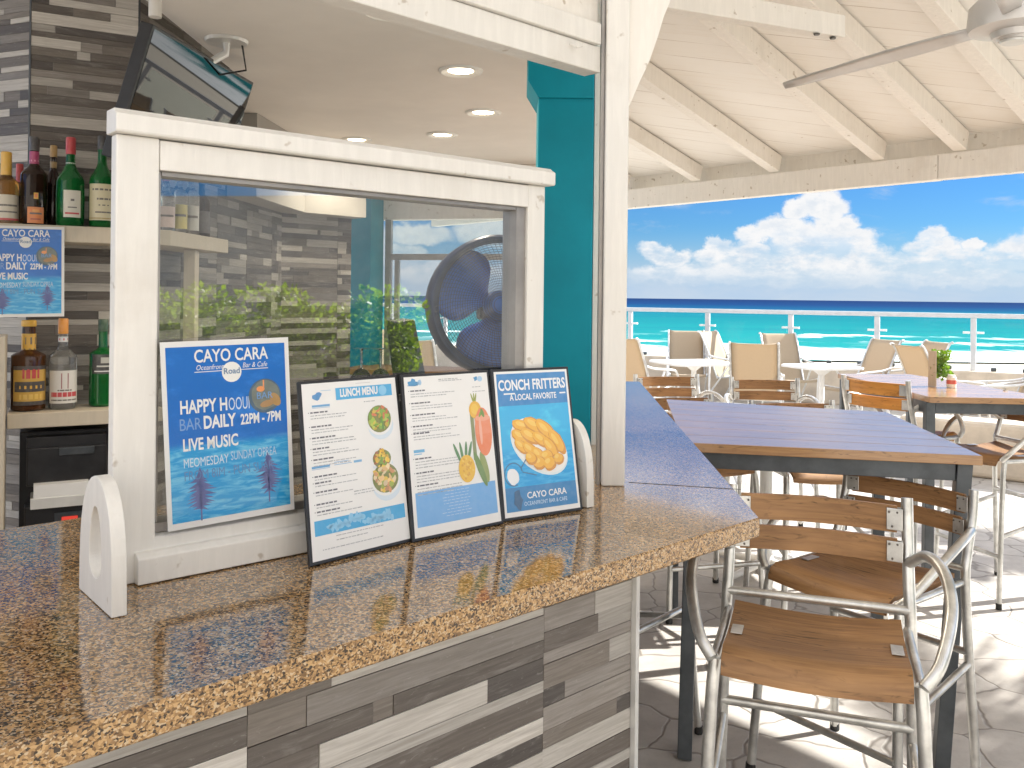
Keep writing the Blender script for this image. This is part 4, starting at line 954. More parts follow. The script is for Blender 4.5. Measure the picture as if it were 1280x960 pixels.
for k in range(26): a = r.uniform(0, 6.28); d = math.sqrt(r.random()) * 0.8; q.ell(m, 0.635 + d * math.cos(a) * 0.0205 / q.w, 0.375 + d * math.sin(a) * 0.027 / q.h, 0.0022, 0.003, 0.0018, r.choice([(0.80, 0.55, 0.08), (0.66, 0.34, 0.02)]), 0.6, 6)
m.build('juice_picture', 'print', sh_, t_.location)

q, t_, sh_ = sheet_board('blue board advertising fritters on a white oval plate, beside the right bracket', 2)
m = MB(); q.rect(m, 0.055, 0.05, 0.945, 0.965, 0.0007, WHT, True); art = m.build('printed_ground', 'print_cyan', sh_, t_.location)
m = MB(); q.rect(m, 0.055, 0.745, 0.945, 0.964, 0.0009, (0.01, 0.20, 0.50)); m.build('heading_band', 'print', art, t_.location); m = MB(); q.rect(m, 0.056, 0.05, 0.944, 0.205, 0.0009, (0.012, 0.20, 0.47)); m.build('footer_band', 'print', art, t_.location)
m = MB(); q.text(m, 'CONCH FRITTERS', 0.5, 0.852, 0.033, WHT, 0.0013, 'CENTER', 0.86 * q.w, 0.0009); q.text(m, 'A LOCAL FAVORITE', 0.5, 0.782, 0.019, WHT, 0.0013, 'CENTER', 0.60 * q.w, 0.0004)
q.rect(m, 0.13, 0.822, 0.27, 0.832, 0.0012, WHT); q.rect(m, 0.845, 0.810, 0.925, 0.820, 0.0012, WHT)
q.text(m, 'CAYO CARA', 0.56, 0.125, 0.019, WHT, 0.0013, 'CENTER', 0.50 * q.w, 0.0004); q.text(m, 'OCEANFRONT BAR & CAFE', 0.54, 0.080, 0.012, (0.6, 0.74, 0.86), 0.0013, 'CENTER', 0.54 * q.w); m.build('lettering', 'print', art, t_.location)
m = MB(); q.ell(m, 0.52, 0.455, 0.083, 0.053, 0.0010, (0.70, 0.78, 0.80), -0.62, 34); q.ell(m, 0.52, 0.465, 0.081, 0.051, 0.0012, (0.82, 0.82, 0.80), -0.62, 34)
fr = [(0.33, 0.60, 0.030, 0.014, -0.35), (0.48, 0.60, 0.032, 0.016, -0.5), (0.62, 0.565, 0.034, 0.016, -0.75), (0.75, 0.48, 0.034, 0.015, -1.0), (0.30, 0.53, 0.028, 0.014, -0.5), (0.42, 0.53, 0.030, 0.015, -0.55), (0.55, 0.50, 0.028, 0.014, -0.6), (0.66, 0.445, 0.028, 0.014, -0.9), (0.30, 0.465, 0.023, 0.012, -0.7), (0.40, 0.44, 0.024, 0.013, -0.7), (0.50, 0.40, 0.022, 0.013, -0.8), (0.60, 0.38, 0.018, 0.016, 0.2), (0.50, 0.345, 0.017, 0.015, 0), (0.63, 0.335, 0.017, 0.016, 0.3), (0.75, 0.36, 0.014, 0.013, 0), (0.40, 0.38, 0.016, 0.013, -0.4)]
for k, (u, v, a, b, ro_a) in enumerate(fr):
    q.ell(m, u, v, a, b, 0.0014 + k * 0.00012, (0.62, 0.26, 0.01), ro_a, 18, 0.05, r); q.ell(m, u - 0.01, v + 0.008, a * 0.88, b * 0.80, 0.00146 + k * 0.00012, (0.80, 0.42, 0.02), ro_a, 18, 0.06, r); q.ell(m, u - 0.03, v + 0.02, a * 0.45, b * 0.35, 0.00152 + k * 0.00012, (0.84, 0.54, 0.08), ro_a, 12, 0.1, r)
m.build('fritters_picture', 'print', art, t_.location)
m = MB(); q.ell(m, 0.16, 0.275, 0.0155, 0.018, 0.0013, (0.80, 0.82, 0.84), 0.4, 16, 0.08, r)
pr = [q.p(0.17 + 0.11 * math.cos(a), 0.29 + 0.075 * math.sin(a), 0.0014) for a in [0.2 + k * 0.35 for k in range(15)]]
for a, b in zip(pr[:-1], pr[1:]): d = (b - a).cross(q.n).normalized() * 0.0012; m.face([a - d, b - d, b + d, a + d], (0.03, 0.14, 0.30))
for u0, v0, u1, v1 in ((0.27, 0.33, 0.36, 0.40), (0.28, 0.30, 0.45, 0.27), (0.22, 0.19, 0.20, 0.10)):
    a, b = q.p(u0, v0, 0.0014), q.p(u1, v1, 0.0014); d = (b - a).cross(q.n).normalized() * 0.0012; m.face([a - d, b - d, b + d, a + d], (0.03, 0.14, 0.30))
q.ell(m, 0.20, 0.12, 0.010, 0.020, 0.0015, (0.02, 0.10, 0.22), 0, 11, 0.25, r); m.build('emblem', 'print', art, t_.location)

# ---- bottle shelves --------------------------------------------------------
bs = thing('bottle_shelf', 'cream painted wall shelves running round the strip clad core', 'shelf', zz(S0 - n1v * 0.2, 0)); OB = bs.location.copy()
ZS = 1.80; ZL = 1.095
def shelf_poly(pts, z, th, name):
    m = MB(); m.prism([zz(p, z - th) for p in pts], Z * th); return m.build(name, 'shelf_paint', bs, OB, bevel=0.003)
cC = mC * 0.205
si = isect(zz(S0, 0), d1, zz(S2, 0), dC)
s2e = zz(S2, 0)
shelf_poly([zz(S0, 0) - d1 * 0.8, si, s2e, s2e - mC * ((s2e - BC).dot(mC) - 0.012), isect(AB + n1v * 0.012, d1, BC + mC * 0.012, dC), AB + n1v * 0.012 - d1 * 0.02, zz(S0, 0) - d1 * 0.8 - n1v * 0.2], ZS, 0.062, 'upper_shelf')
Lx = isect(zz(S0, 0), d1, V((0, 0, 0)), V((ray(9, 515).x, 1, 0)))
shelf_poly([Lx, si - d1 * 0.02, BC + n1v * 0.012, Lx - n1v * 0.236], ZL, 0.055, 'lower_shelf')
upx = isect(zz(S0, 0), d1, V((0, 0, 0)), V((ray(8, 515).x, 1, 0)))
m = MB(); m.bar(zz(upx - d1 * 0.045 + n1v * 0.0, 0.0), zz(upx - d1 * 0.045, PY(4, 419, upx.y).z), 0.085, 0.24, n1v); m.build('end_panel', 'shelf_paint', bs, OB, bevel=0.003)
us = isect(s2e - mC * 0.05, dC, V((0, 0, 0)), V((ray(239, 350).x, 1, 0)))
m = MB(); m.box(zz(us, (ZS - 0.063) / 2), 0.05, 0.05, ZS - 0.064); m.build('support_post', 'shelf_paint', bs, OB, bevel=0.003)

def bottle(label, px, base_y, top_y, Y, z0, r_, glass, capc, lab, prof='round', neck=None, capf=0.14, group=None, wide=0.5):
    b = PY(px, base_y, Y); b = V((b.x, b.y, z0)); H = PY(px, top_y, Y).z - z0
    t_ = thing('bottle', label, 'bottle', b, 0, group); nr = neck or r_ * 0.34
    sh0, sh1 = {'round': (0.56, 0.70), 'slim': (0.48, 0.74), 'square': (0.60, 0.68), 'belly': (0.50, 0.72)}[prof]
    p = [(0.0, 0.001), (r_ * 0.90, 0.0015), (r_, H * 0.02), (r_ * (1.0 if prof != 'belly' else 1.04), H * sh0 * 0.6), (r_, H * sh0)]
    for k in range(1, 8):
        a = k / 8; e = 0.5 - 0.5 * math.cos(math.pi * a); p.append((r_ + (nr - r_) * e, H * (sh0 + (sh1 - sh0) * a)))
    p += [(nr, H * sh1), (nr * 0.94, H * (1 - capf)), (nr * 1.0, H * (1 - capf) + 0.001), (nr * 0.9, H * 0.985), (0, H * 0.985)]
    m = MB(); m.lathe(p, b, 26); body = m.build('bottle_glass', glass, t_, b, smooth=True)
    m = MB(); m.lathe([(nr * 1.06, H * (1 - capf)), (nr * 1.12, H * (1 - capf) + 0.004), (nr * 1.10, H * 0.99), (nr * 0.95, H), (0, H)], b, 20, capc); m.build('cap', 'print', t_, b, smooth=True)
    toc = math.atan2(-b.y, -b.x)
    for (z_0, z_1, half, c, marks) in lab:
        m = MB(); n = 14; rr_ = lambda z: (r_ * (1.045 if prof == 'belly' else 1.012)) if z < sh0 else (nr * 1.05 if z > sh1 else None)
        ra = rr_(z_0) or nr * 1.05; off = 0.15
        def cp_(a, z, e=0.0): return b + V(((ra + e) * math.cos(toc + off + a), (ra + e) * math.sin(toc + off + a), z * H))
        for k in range(n):
            a0, a1 = -half + 2 * half * k / n, -half + 2 * half * (k + 1) / n
            m.face([cp_(a0, z_0), cp_(a1, z_0), cp_(a1, z_1), cp_(a0, z_1)], c)
        lr = random.Random(int(px * 7 + z_0 * 100))
        for (u0, v0, u1, v1, mc) in marks:
            ns = max(1, int((u1 - u0) * 8))
            for k in range(ns):
                a0 = half * (2 * (u0 + (u1 - u0) * k / ns) - 1); a1 = half * (2 * (u0 + (u1 - u0) * (k + 1) / ns) - 1)
                za = z_0 + (z_1 - z_0) * v0; zb = z_0 + (z_1 - z_0) * v1
                m.face([cp_(a0, za, .0006), cp_(a1, za, .0006), cp_(a1, zb, .0006), cp_(a0, zb, .0006)], mc)
        m.build('paper_label', 'print', t_, b, smooth=True)
    return t_
def shY(px, back=0.09): q = isect(zz(S0 - n1v * back, 0), d1, V((0, 0, 0)), V((ray(px, 280).x, 1, 0))); return q.y
CR = (0.68, 0.60, 0.38); INK = (0.12, 0.10, 0.08); RED = (0.55, 0.02, 0.03); ORG = (0.75, 0.22, 0.03); YEL = (0.80, 0.45, 0.03)
G1 = 'bottles on the upper shelf'; G2 = 'bottles on the lower shelf'
txt = lambda v0, v1: [(0.15, v0, 0.85, v1, INK)]
bottle('clear bottle with a tall amber yellow cap and cream label at the left end', 7, 281, 190, shY(7, .08), ZS, 0.043, 'amber_glass', YEL, [(0.05, 0.40, 1.2, (0.66, 0.60, 0.48), txt(.55, .62) + txt(.30, .36) + [(0, 0, 1, .08, RED)])], 'round', 0.017, 0.40, G1)
bottle('dark bottle with a magenta neck sleeve and an orange diamond label', 42, 281, 171, shY(42, .08), ZS, 0.047, 'dark_glass', (0.02, 0.015, 0.015), [(0.02, 0.20, 0.62, ORG, txt(.55, .65) + [(0.2, .2, .8, .3, (0.5, .08, .02)), (.3, .7, .7, .85, (0.8, .35, .05))]), (0.29, 0.36, 0.16, YEL, [(0.2, .2, .8, .8, ORG)]), (0.64, 0.83, 3.1, (0.42, 0.02, 0.13), [(.1, .4, .9, .5, (.7, .3, .4))])], 'round', 0.016, 0.16, G1)
bottle('thin dark bottle with a gold neck standing half hidden behind its neighbours', 66, 281, 182, shY(66, .17), ZS, 0.036, 'dark_glass', (0.50, 0.30, 0.08), [(0.70, 0.80, 3.1, (0.42, 0.28, 0.10), [])], 'slim', 0.012, 0.14, G1)
bottle('green bottle with a red cap and a white label', 87.5, 281, 172, shY(87, .08), ZS, 0.049, 'green_glass', RED, [(0.10, 0.40, 0.62, (0.70, 0.66, 0.56), [(.4, .6, .6, .68, INK), (.1, .12, .9, .18, RED), (.25, .35, .75, .39, INK)]), (0.695, 0.715, 3.1, (0.7, 0.7, 0.66), [])], 'belly', 0.0165, 0.19, G1)
bottle('green bottle with a black cap and a big cream label, beside the white frame', 127, 282, 170, shY(127, .08), ZS, 0.046, 'green_glass', (0.02, 0.02, 0.02), [(0.08, 0.47, 1.3, CR, txt(.82, .87) + [(.3, .56, .7, .61, INK), (.35, .4, .65, .43, INK), (.25, .2, .75, .24, INK), (0, .04, 1, .07, (.45, .3, .08))]), (0.86, 0.875, 3.1, (0.75, 0.7, 0.5), [])], 'belly', 0.0165, 0.15, G1)
bottle('small bottle with a red seal glimpsed behind the first two bottles', 24, 280, 205, shY(24, .19), ZS, 0.03, 'dark_glass', (0.5, 0.02, 0.02), [], 'slim', 0.012, 0.3, G1)
def s2Y(px): q = isect(s2e - mC * 0.09, dC, V((0, 0, 0)), V((ray(px, 280).x, 1, 0))); return q.y
for lab, px, ty, gl, cc, ll in (('clear bottle with a pale label, first behind the glass pane', 207, 214, 'clear_glass', (0.6, 0.2, 0.1), (0.7, 0.55, 0.5)), ('clear bottle with a yellow label, behind the glass pane', 223, 205, 'clear_glass', (0.5, 0.15, 0.1), (0.72, 0.62, 0.2)), ('clear bottle with a white label, behind the glass pane', 238, 205, 'clear_glass', (0.7, 0.7, 0.7), (0.7, 0.68, 0.62)), ('dark bottle, last on the shelf behind the glass pane', 252, 218, 'dark_glass', (0.02, 0.02, 0.02), (0.10, 0.08, 0.07))):
    bottle(lab, px, 290, ty, s2Y(px), ZS, 0.037, gl, cc, [(0.08, 0.42, 1.1, ll, txt(.5, .6))], 'round', 0.014, 0.16, G1)
def lwY(px, y): return PZ(px, y, ZL).y
bottle('brown bottle with a black and yellow label on the lower shelf', 35, 514, 400, lwY(35, 512.5), ZL, 0.060, 'brown_glass', YEL, [(0.07, 0.50, 1.1, (0.62, 0.36, 0.03), [(0, .0, 1, .10, (0.03, .02, .02)), (0.05, .34, .95, .60, (0.03, .02, .02)), (.2, .42, .8, .5, YEL), (.28, .68, .72, .92, RED), (.0, .9, 1, 1, (.03, .02, .02)), (.2, .15, .8, .28, (.75, .5, .08))]), (0.655, 0.85, 3.1, YEL, [(0, .1, 1, .16, INK), (0.4, .4, .9, .8, INK)])], 'square', 0.024, 0.07, G2)
bottle('clear rum bottle with an orange cap and a white label', 78, 512, 398, lwY(78, 510.5), ZL, 0.050, 'clear_glass', (0.80, 0.30, 0.01), [(0.07, 0.43, 1.25, (0.72, 0.70, 0.66), [(.4, .45, .6, .92, (.30, .03, .05)), (.1, .20, .9, .34, RED), (.1, .08, .9, .12, INK), (.3, .38, .7, .42, INK)]), (0.74, 0.80, 3.1, (0.7, 0.7, 0.7), [(.2, .3, .8, .7, RED)])], 'round', 0.0165, 0.17, G2)
bottle('green bottle with a black label, beside the white frame on the lower shelf', 128, 510, 399, lwY(128, 507), ZL, 0.050, 'green_glass', (0.01, 0.07, 0.02), [(0.38, 0.60, 1.0, (0.02, 0.02, 0.02), [(.1, .1, .9, .16, WHT), (.35, .55, .65, .85, (.5, .5, .45)), (.2, .35, .8, .43, (.6, .6, .55))])], 'square', 0.017, 0.14, G2)

# ---- black drawer unit under the lower shelf --------------------------------
du = thing('drawer_unit', 'black drawer cabinet with a paper tray and a small red display', 'drawer cabinet', zz(isect(zz(S0 - n1v * .05, 0), d1, V((0, 0, 0)), V((ray(80, 600).x, 1, 0))), 0))
o0 = zz(S0 - n1v * 0.02, 0)
def dpp(x, y, t=0.0): return PPL(x, y, o0 + n1v * t, n1v)
def dbox(x0, y0, x1, y1, t0, t1, name, mat, par, bev=0.004):
    a = dpp(x0, y0, 0); b = dpp(x1, y1, 0); s0 = (a - o0).dot(d1); s1 = (b - o0).dot(d1); m = MB()
    P_ = lambda s, z, t: zz(o0 + d1 * s + n1v * t, z)
    m.hexa([P_(s0, b.z, t1), P_(s1, b.z, t1), P_(s1, b.z, t0), P_(s0, b.z, t0)], [P_(s0, a.z, t1), P_(s1, a.z, t1), P_(s1, a.z, t0), P_(s0, a.z, t0)])
    return m.build(name, mat, par, du.location, bevel=bev)
dbox(24, 544, 139, 760, -0.22, -0.075, 'cabinet_body', 'black_plastic', du)
dr = dbox(33, 561, 133, 601, -0.074, 0.0, 'drawer', 'black_plastic', du, 0.006)
dbox(33, 548, 133, 560, -0.074, -0.012, 'drawer', 'black_plastic', du)
dbox(74, 559.5, 118, 566, 0.001, 0.012, 'handle', 'dark_steel', dr, 0.003)
dbox(38, 620, 118, 626, -0.074, 0.06, 'paper_tray', 'pale_metal', du, 0.002); dbox(42, 604, 110, 619.5, -0.07, 0.05, 'paper_stack', 'paper', du, 0.001)
d3 = dbox(30, 634, 116, 760, -0.074, 0.0, 'drawer', 'black_plastic', du, 0.006)
dbox(68, 641, 104, 656, 0.001, 0.008, 'display_bezel', 'dark_steel', d3, 0.002); dbox(77, 645.5, 97, 650.5, 0.0085, 0.0095, 'display', 'red_led', d3, 0)

# ---- television ---------------------------------------------------------------
tl = PZ(191.5, 30, 2.42); tr_ = PZ(317.5, 103.5, 2.42); th_ = (tr_ - tl).normalized(); down = V((-0.298, 0, -0.955)); down = (down - th_ * down.dot(th_)).normalized()
Hh = (tr_ - tl).length * 0.58; qt = Quad(tl + down * Hh, tr_ + down * Hh, tr_, tl)
if qt.n.x < 0: qt.n = -qt.n
tv = thing('television', 'flat black television hung from the ceiling and tilted toward the terrace', 'television', qt.p(0.5, 0.5))
m = MB(); qt.slab(m, 0.045, 0.0, 0.0); m.build('tv_case', 'black_plastic', tv, tv.location, bevel=0.004)
m = MB(); b_ = 0.012; qt.rect(m, b_ / qt.w, 0.035, 1 - b_ / qt.w, 1 - b_ / qt.h, 0.0015, (0, 0, 0)); m.build('tv_panel', 'tv_screen', tv, tv.location)
cpt = PZ(283, 50, ZCE); m = MB(); m.lathe([(0.0, -0.012), (0.075, -0.012), (0.08, -0.003), (0.08, -0.0005), (0, -0.0005)], zz(cpt, ZCE), 20); mt = m.build('mount_plate', 'pale_metal', tv, tv.location)
m = MB(); m.tube([zz(cpt, ZCE - 0.012), zz(cpt, ZCE - 0.05), qt.p(0.5, 0.75, -0.09), qt.p(0.5, 0.6, -0.046)], 0.014, 10); m.build('mount_arm', 'pale_metal', mt, tv.location, smooth=True)
m = MB(); m.tube([zz(cpt + V((.05, .03, 0)), ZCE - 0.01), zz(cpt + V((.06, .05, 0)), ZCE - 0.1), qt.p(0.62, 0.85, -0.05)], 0.004, 6); m.build('cable', 'black_plastic', tv, tv.location, smooth=True)
cq = PY(194, 8, tl.y - 0.02); m = MB(); m.tube([cq + V((0, 0, 0.75)), cq, cq - V((0, 0, 0.035))], 0.02, 12); o = m.build('conduit', 'white_paint', None, cq, smooth=True); tag(o, 'white pipe end coming down just above the television corner', 'pipe')

# ---- drum fan behind the pane ---------------------------------------------------
fc = PY(621, 382, 3.3); fan = thing('drum_fan', 'black caged drum fan with blue blades behind the glass screen', 'fan', zz(fc, ZC)); OF = fan.location.copy()
RF = 0.257; ax = V((0.24, -0.96, 0.05)).normalized(); ex = V((-ax.y, ax.x, 0)).normalized(); ez = ax.cross(ex).normalized()
if ez.z < 0: ez = -ez
AX = Matrix((ex, ez, ax)).transposed()
def fp(r, a, d): return fc + ex * (r * math.cos(a)) + ez * (r * math.sin(a)) + ax * d
m = MB(); m.lathe([(RF, -0.085), (RF * 1.02, -0.06), (RF * 1.02, 0.05), (RF * 0.985, 0.06), (RF * 0.89, 0.056), (RF * 0.89, 0.05), (RF * 0.96, 0.04), (RF * 0.97, -0.085), (RF, -0.085)], fc, 48, ax=AX, caps=False); m.build('fan_drum', 'drum_navy', fan, OF, smooth=True)
m = MB()
for k in range(26): rr_ = RF * (0.10 + 0.88 * k / 25); m.tube([fp(rr_, 2 * math.pi * j / 40, 0.058 + 0.012 * (1 - (rr_ / RF) ** 2)) for j in range(41)], 0.0010, 4)
m.build('grille_rings', 'black_plastic', fan, OF)
m = MB()
for k in range(84):
    a = 2 * math.pi * k / 84; m.tube([fp(RF * f, a + 0.35 * f, 0.058 + 0.012 * (1 - f * f)) for f in (0.14, 0.4, 0.7, 0.98)], 0.0008, 4)
m.build('grille_spokes', 'black_plastic', fan, OF)
m = MB(); m.lathe([(0, -0.03), (0.05, -0.03), (0.055, 0.02), (0.04, 0.035), (0, 0.038)], fc, 24, ax=AX); m.build('hub', 'blue_plastic', fan, OF, smooth=True)
for k in range(3):
    m = MB(); rows = []
    for j in range(9):
        f = 0.2 + 0.72 * j / 8; w = 0.80 * math.sin(math.pi * (0.18 + 0.62 * j / 8)) + 0.12; a0 = 2 * math.pi * k / 3 + 0.5
        rows.append([fp(RF * f, a0 - w + 2 * w * i / 6, -0.012 + 0.028 * (i / 6 - 0.5) * 2) for i in range(7)])
    m.grid(rows, closed=False, caps=False); o = m.build('blade', 'blue_plastic', fan, OF, smooth=True)
    md = o.modifiers.new('solid', 'SOLIDIFY'); md.thickness = 0.003
m = MB(); m.box(fc - ax * 0.10, 0.10, 0.10, 0.09, ex, ez); m.build('motor_box', 'black_plastic', fan, OF, bevel=0.01)
m = MB(); bb = zz(fc - ax * 0.1, 0); m.tube([zz(bb, ZC + 0.004), zz(bb, fc.z - 0.03)], 0.018, 12); st_ = m.build('stand', 'black_plastic', fan, OF)
m = MB(); m.lathe([(0, -0.9), (0.17, -0.9), (0.16, -0.88), (0.03, -0.86), (0.02, 0.0), (0, 0.0)], zz(bb, ZC), 28); m.build('stand_foot', 'black_plastic', st_, OF, smooth=True)
m = MB(); kb = fp(RF * 1.03, math.pi, 0.0); m.lathe([(0, -0.012), (0.016, -0.012), (0.016, 0.012), (0, 0.012)], kb, 14, ax=AX); m.build('side_knob', 'black_plastic', fan, OF)

# ---- till screen and rear counter --------------------------------------------------
rc = thing('rear_counter', 'brown wooden rear counter below the rear window', 'counter', zz(wA + dO * 0.6, 0))
m = MB(); zr = 1.0; q_ = [wA + dO * -0.1 + nO * 0.10, wA + dO * 1.7 + nO * 0.10, wA + dO * 1.7 + nO * 0.55, wA + dO * -0.1 + nO * 0.55]
if (q_[3]).y > q_[0].y: q_ = [wA + dO * -0.1 - nO * 0.10, wA + dO * 1.7 - nO * 0.10, wA + dO * 1.7 - nO * 0.55, wA + dO * -0.1 - nO * 0.55]
m.prism([zz(p, zr) for p in q_], Z * 0.04); m.build('counter_board', 'brown_wood', rc, rc.location, bevel=0.003)
m = MB(); m.prism([zz(p, 0) for p in q_], Z * (zr - 0.002)); m.build('counter_cabinet', 'siding', rc, rc.location)
s0 = PY(482, 400, 2.9); s1 = PY(500, 402, 2.9); s2 = PY(516, 470, 2.85); s3 = PY(494, 480, 2.85)
m = MB(); nrm = V((0.35, -0.3, 0.1)); m.prism([s0, s1, s2 - V((0, 0, 0.04)), s3 - V((0, 0, 0.04))], V((0.02, 0.26, 0.0)))
ts = thing('till_screen', 'slanted dark till screen seen edge on between the teal column and the fan', 'screen', zz((s2 + s3) / 2, 1.0)); m.build('screen_case', 'black_plastic', ts, ts.location, bevel=0.004)
m = MB(); q_ = (s2 + s3) / 2 + V((0.01, 0.13, 0)); m.tube([zz(q_, 0.0), zz(q_, q_.z)], 0.03, 12); m.build('screen_stand', 'black_plastic', ts, ts.location)
for lab, x in (('wine glass to the right of the slim teal column', 476), ('wine glass in front of the slim teal column', 452)):
    b = PY(x, 440, 2.75); b = zz(b, 1.232); t_ = thing('wine_glass', 'upturned clear ' + lab, 'glass', b, 0, 'glasses behind the pane')
    m = MB(); m.lathe([(0.032, 0.002), (0.036, 0.03), (0.034, 0.06), (0.02, 0.082), (0.004, 0.09), (0.0035, 0.145), (0.006, 0.149), (0.032, 0.152), (0.0, 0.153), (0.0, 0.088), (0.018, 0.079), (0.0325, 0.058), (0.0345, 0.03), (0.031, 0.002)], b, 22); m.build('glass_bowl', 'clear_glass', t_, b, smooth=True)
b = PY(464, 450, 2.78); m = MB(); m.box(zz(b, 0.615), 0.30, 0.16, 1.226); o = m.build('glass_rack_stand', 'black_plastic', None, zz(b, 0), bevel=0.006); tag(o, 'dark cabinet carrying upturned glasses behind the pane', 'cabinet')

# ================================================================== TERRACE FURNITURE
# ---- bar stool: aluminium tube frame with teak slats (front is +y) ----------------
def slat(m, x0, x1, y, z0, z1, bow, th=0.012, n=10):
    """a curved back slat bowed backward by bow"""
    f, b = [], []
    for k in range(n + 1):
        a = k / n; x = x0 + (x1 - x0) * a; yy = y - bow * math.sin(math.pi * a)
        f.append((x, yy)); b.append((x, yy - th))
    o1, o2 = rnd.random() * 9, rnd.random() * 9
    for k in range(n):
        (xa, ya), (xb, yb) = f[k], f[k + 1]; (xc, yc), (xd, yd) = b[k], b[k + 1]
        u = lambda x, z: (o1 + x, o2 + z)
        m.face([V((xa, ya, z0)), V((xb, yb, z0)), V((xb, yb, z1)), V((xa, ya, z1))], uv=[u(xa, z0), u(xb, z0), u(xb, z1), u(xa, z1)])
        m.face([V((xc, yc, z0)), V((xc, yc, z1)), V((xd, yd, z1)), V((xd, yd, z0))], uv=[u(xc, z0), u(xc, z1), u(xd, z1), u(xd, z0)])
        m.face([V((xa, ya, z1)), V((xb, yb, z1)), V((xd, yd, z1)), V((xc, yc, z1))], uv=[u(xa, 0), u(xb, 0), u(xb, .012), u(xa, .012)])
        m.face([V((xa, ya, z0)), V((xc, yc, z0)), V((xd, yd, z0)), V((xb, yb, z0))], uv=[u(xa, 0), u(xa, .012), u(xb, .012), u(xb, 0)])
    for (x, yf), (x2, yb_) in ((f[0], b[0]), (f[-1], b[-1])): m.face([V((x, yf, z0)), V((x, yf, z1)), V((x2, yb_, z1)), V((x2, yb_, z0))])
def curve(pts, n=8):
    """Catmull-Rom through pts"""
    P = [V(p) for p in pts]; P = [P[0] * 2 - P[1]] + P + [P[-1] * 2 - P[-2]]; out = []
    for i in range(1, len(P) - 2):
        for k in range(n):
            t = k / n; a, b, c, d = P[i - 1], P[i], P[i + 1], P[i + 2]
            out.append(0.5 * ((2 * b) + (c - a) * t + (2 * a - 5 * b + 4 * c - d) * t * t + (3 * b - a - 3 * c + d) * t * t * t))
    out.append(P[-2]); return out
TR = 0.0148
def make_stool(label, wood_m='teak', group='aluminium and teak bar stools'):
    t_ = thing('bar_stool', label, 'bar stool', (0, 0, 0), 0, group)
    m = MB(); n = 14; rows = []; o1 = rnd.random() * 5
    prof = [(-0.185, 0.772), (-0.14, 0.764), (-0.05, 0.757), (0.06, 0.757), (0.14, 0.764), (0.185, 0.766), (0.215, 0.752), (0.228, 0.728)]
    for i in range(n + 1):
        a = i / n; x = -0.205 + 0.41 * a; dip = -0.012 * math.sin(math.pi * a)
        rows.append([V((x, y, z + dip)) for y, z in prof])
    th = V((0, 0, -0.016))
    for i in range(n):
        for k in range(len(prof) - 1):
            q = [rows[i][k], rows[i + 1][k], rows[i + 1][k + 1], rows[i][k + 1]]; uv = [(o1 + p.x, 3 + p.y) for p in q]
            m.face(q, uv=uv); m.face([p + th for p in q][::-1], uv=uv[::-1])
        for k in (0, len(prof) - 1):
            q = [rows[i][k], rows[i + 1][k], rows[i + 1][k] + th, rows[i][k] + th]; m.face(q, uv=[(o1 + p.x, 3 + p.z) for p in q])
    for k in range(len(prof) - 1):
        for i in (0, n): m.face([rows[i][k], rows[i][k + 1], rows[i][k + 1] + th, rows[i][k] + th], uv=[(0, 0), (0.05, 0), (0.05, 0.01), (0, 0.01)])
    seat = m.build('seat', wood_m, t_, smooth=True)
    for s in (-1, 1):
        m = MB(); m.box((s * 0.184, 0.02, 0.7575), 0.028, 0.07, 0.003); o = m.build('bracket_plate', 'aluminium', seat, bevel=0.001)
        m = MB()
        m.tube(curve([(s * 0.222, -0.275, 1.055), (s * 0.224, -0.262, 0.96), (s * 0.226, -0.225, 0.84), (s * 0.230, -0.205, 0.74), (s * 0.240, -0.222, 0.40), (s * 0.252, -0.255, 0.012)], 7), TR, 12)
        o = m.build('rear_leg', 'aluminium', t_, smooth=True)
        m = MB(); m.lathe([(TR * 1.05, 0), (TR * 1.15, 0.004), (TR * 1.1, 0.03), (0, 0.03)], (s * 0.2525, -0.256, 0.0), 12); m.build('foot_cap', 'rubber', o)
        m = MB(); m.tube(curve([(s * 0.222, 0.185, 0.735), (s * 0.230, 0.205, 0.60), (s * 0.252, 0.245, 0.012)], 8), TR, 12); o = m.build('front_leg', 'aluminium', t_, smooth=True)
        m = MB(); m.lathe([(TR * 1.05, 0), (TR * 1.15, 0.004), (TR * 1.1, 0.03), (0, 0.03)], (s * 0.2525, 0.246, 0.0), 12); m.build('foot_cap', 'rubber', o)
        m = MB(); m.tube(curve([(s * 0.226, -0.238, 0.90), (s * 0.262, -0.17, 0.935), (s * 0.290, -0.05, 0.925), (s * 0.292, 0.08, 0.875), (s * 0.262, 0.18, 0.79), (s * 0.226, 0.212, 0.742)], 7), TR * 0.95, 12); m.build('armrest', 'aluminium', t_, smooth=True)
        m = MB(); m.tube([(s * 0.238, -0.215, 0.46), (s * 0.240, 0.222, 0.36)], TR * 0.8, 10); m.build('side_stretcher', 'aluminium', t_, smooth=True)
        m = MB(); m.tube([(s * 0.222, -0.20, 0.742), (s * 0.222, 0.19, 0.738)], TR * 0.8, 10); m.build('seat_rail', 'aluminium', t_, smooth=True)
    for y, z in ((-0.212, 0.50), (0.236, 0.26)):
        m = MB(); m.tube([(-0.24, y, z), (0.24, y, z)], TR * 0.85, 10); m.build('stretcher', 'aluminium', t_, smooth=True)
    m = MB(); m.tube([(-0.228, -0.205, 0.79), (0.228, -0.205, 0.79)], TR * 0.8, 10); m.build('rear_seat_bar', 'aluminium', t_, smooth=True)
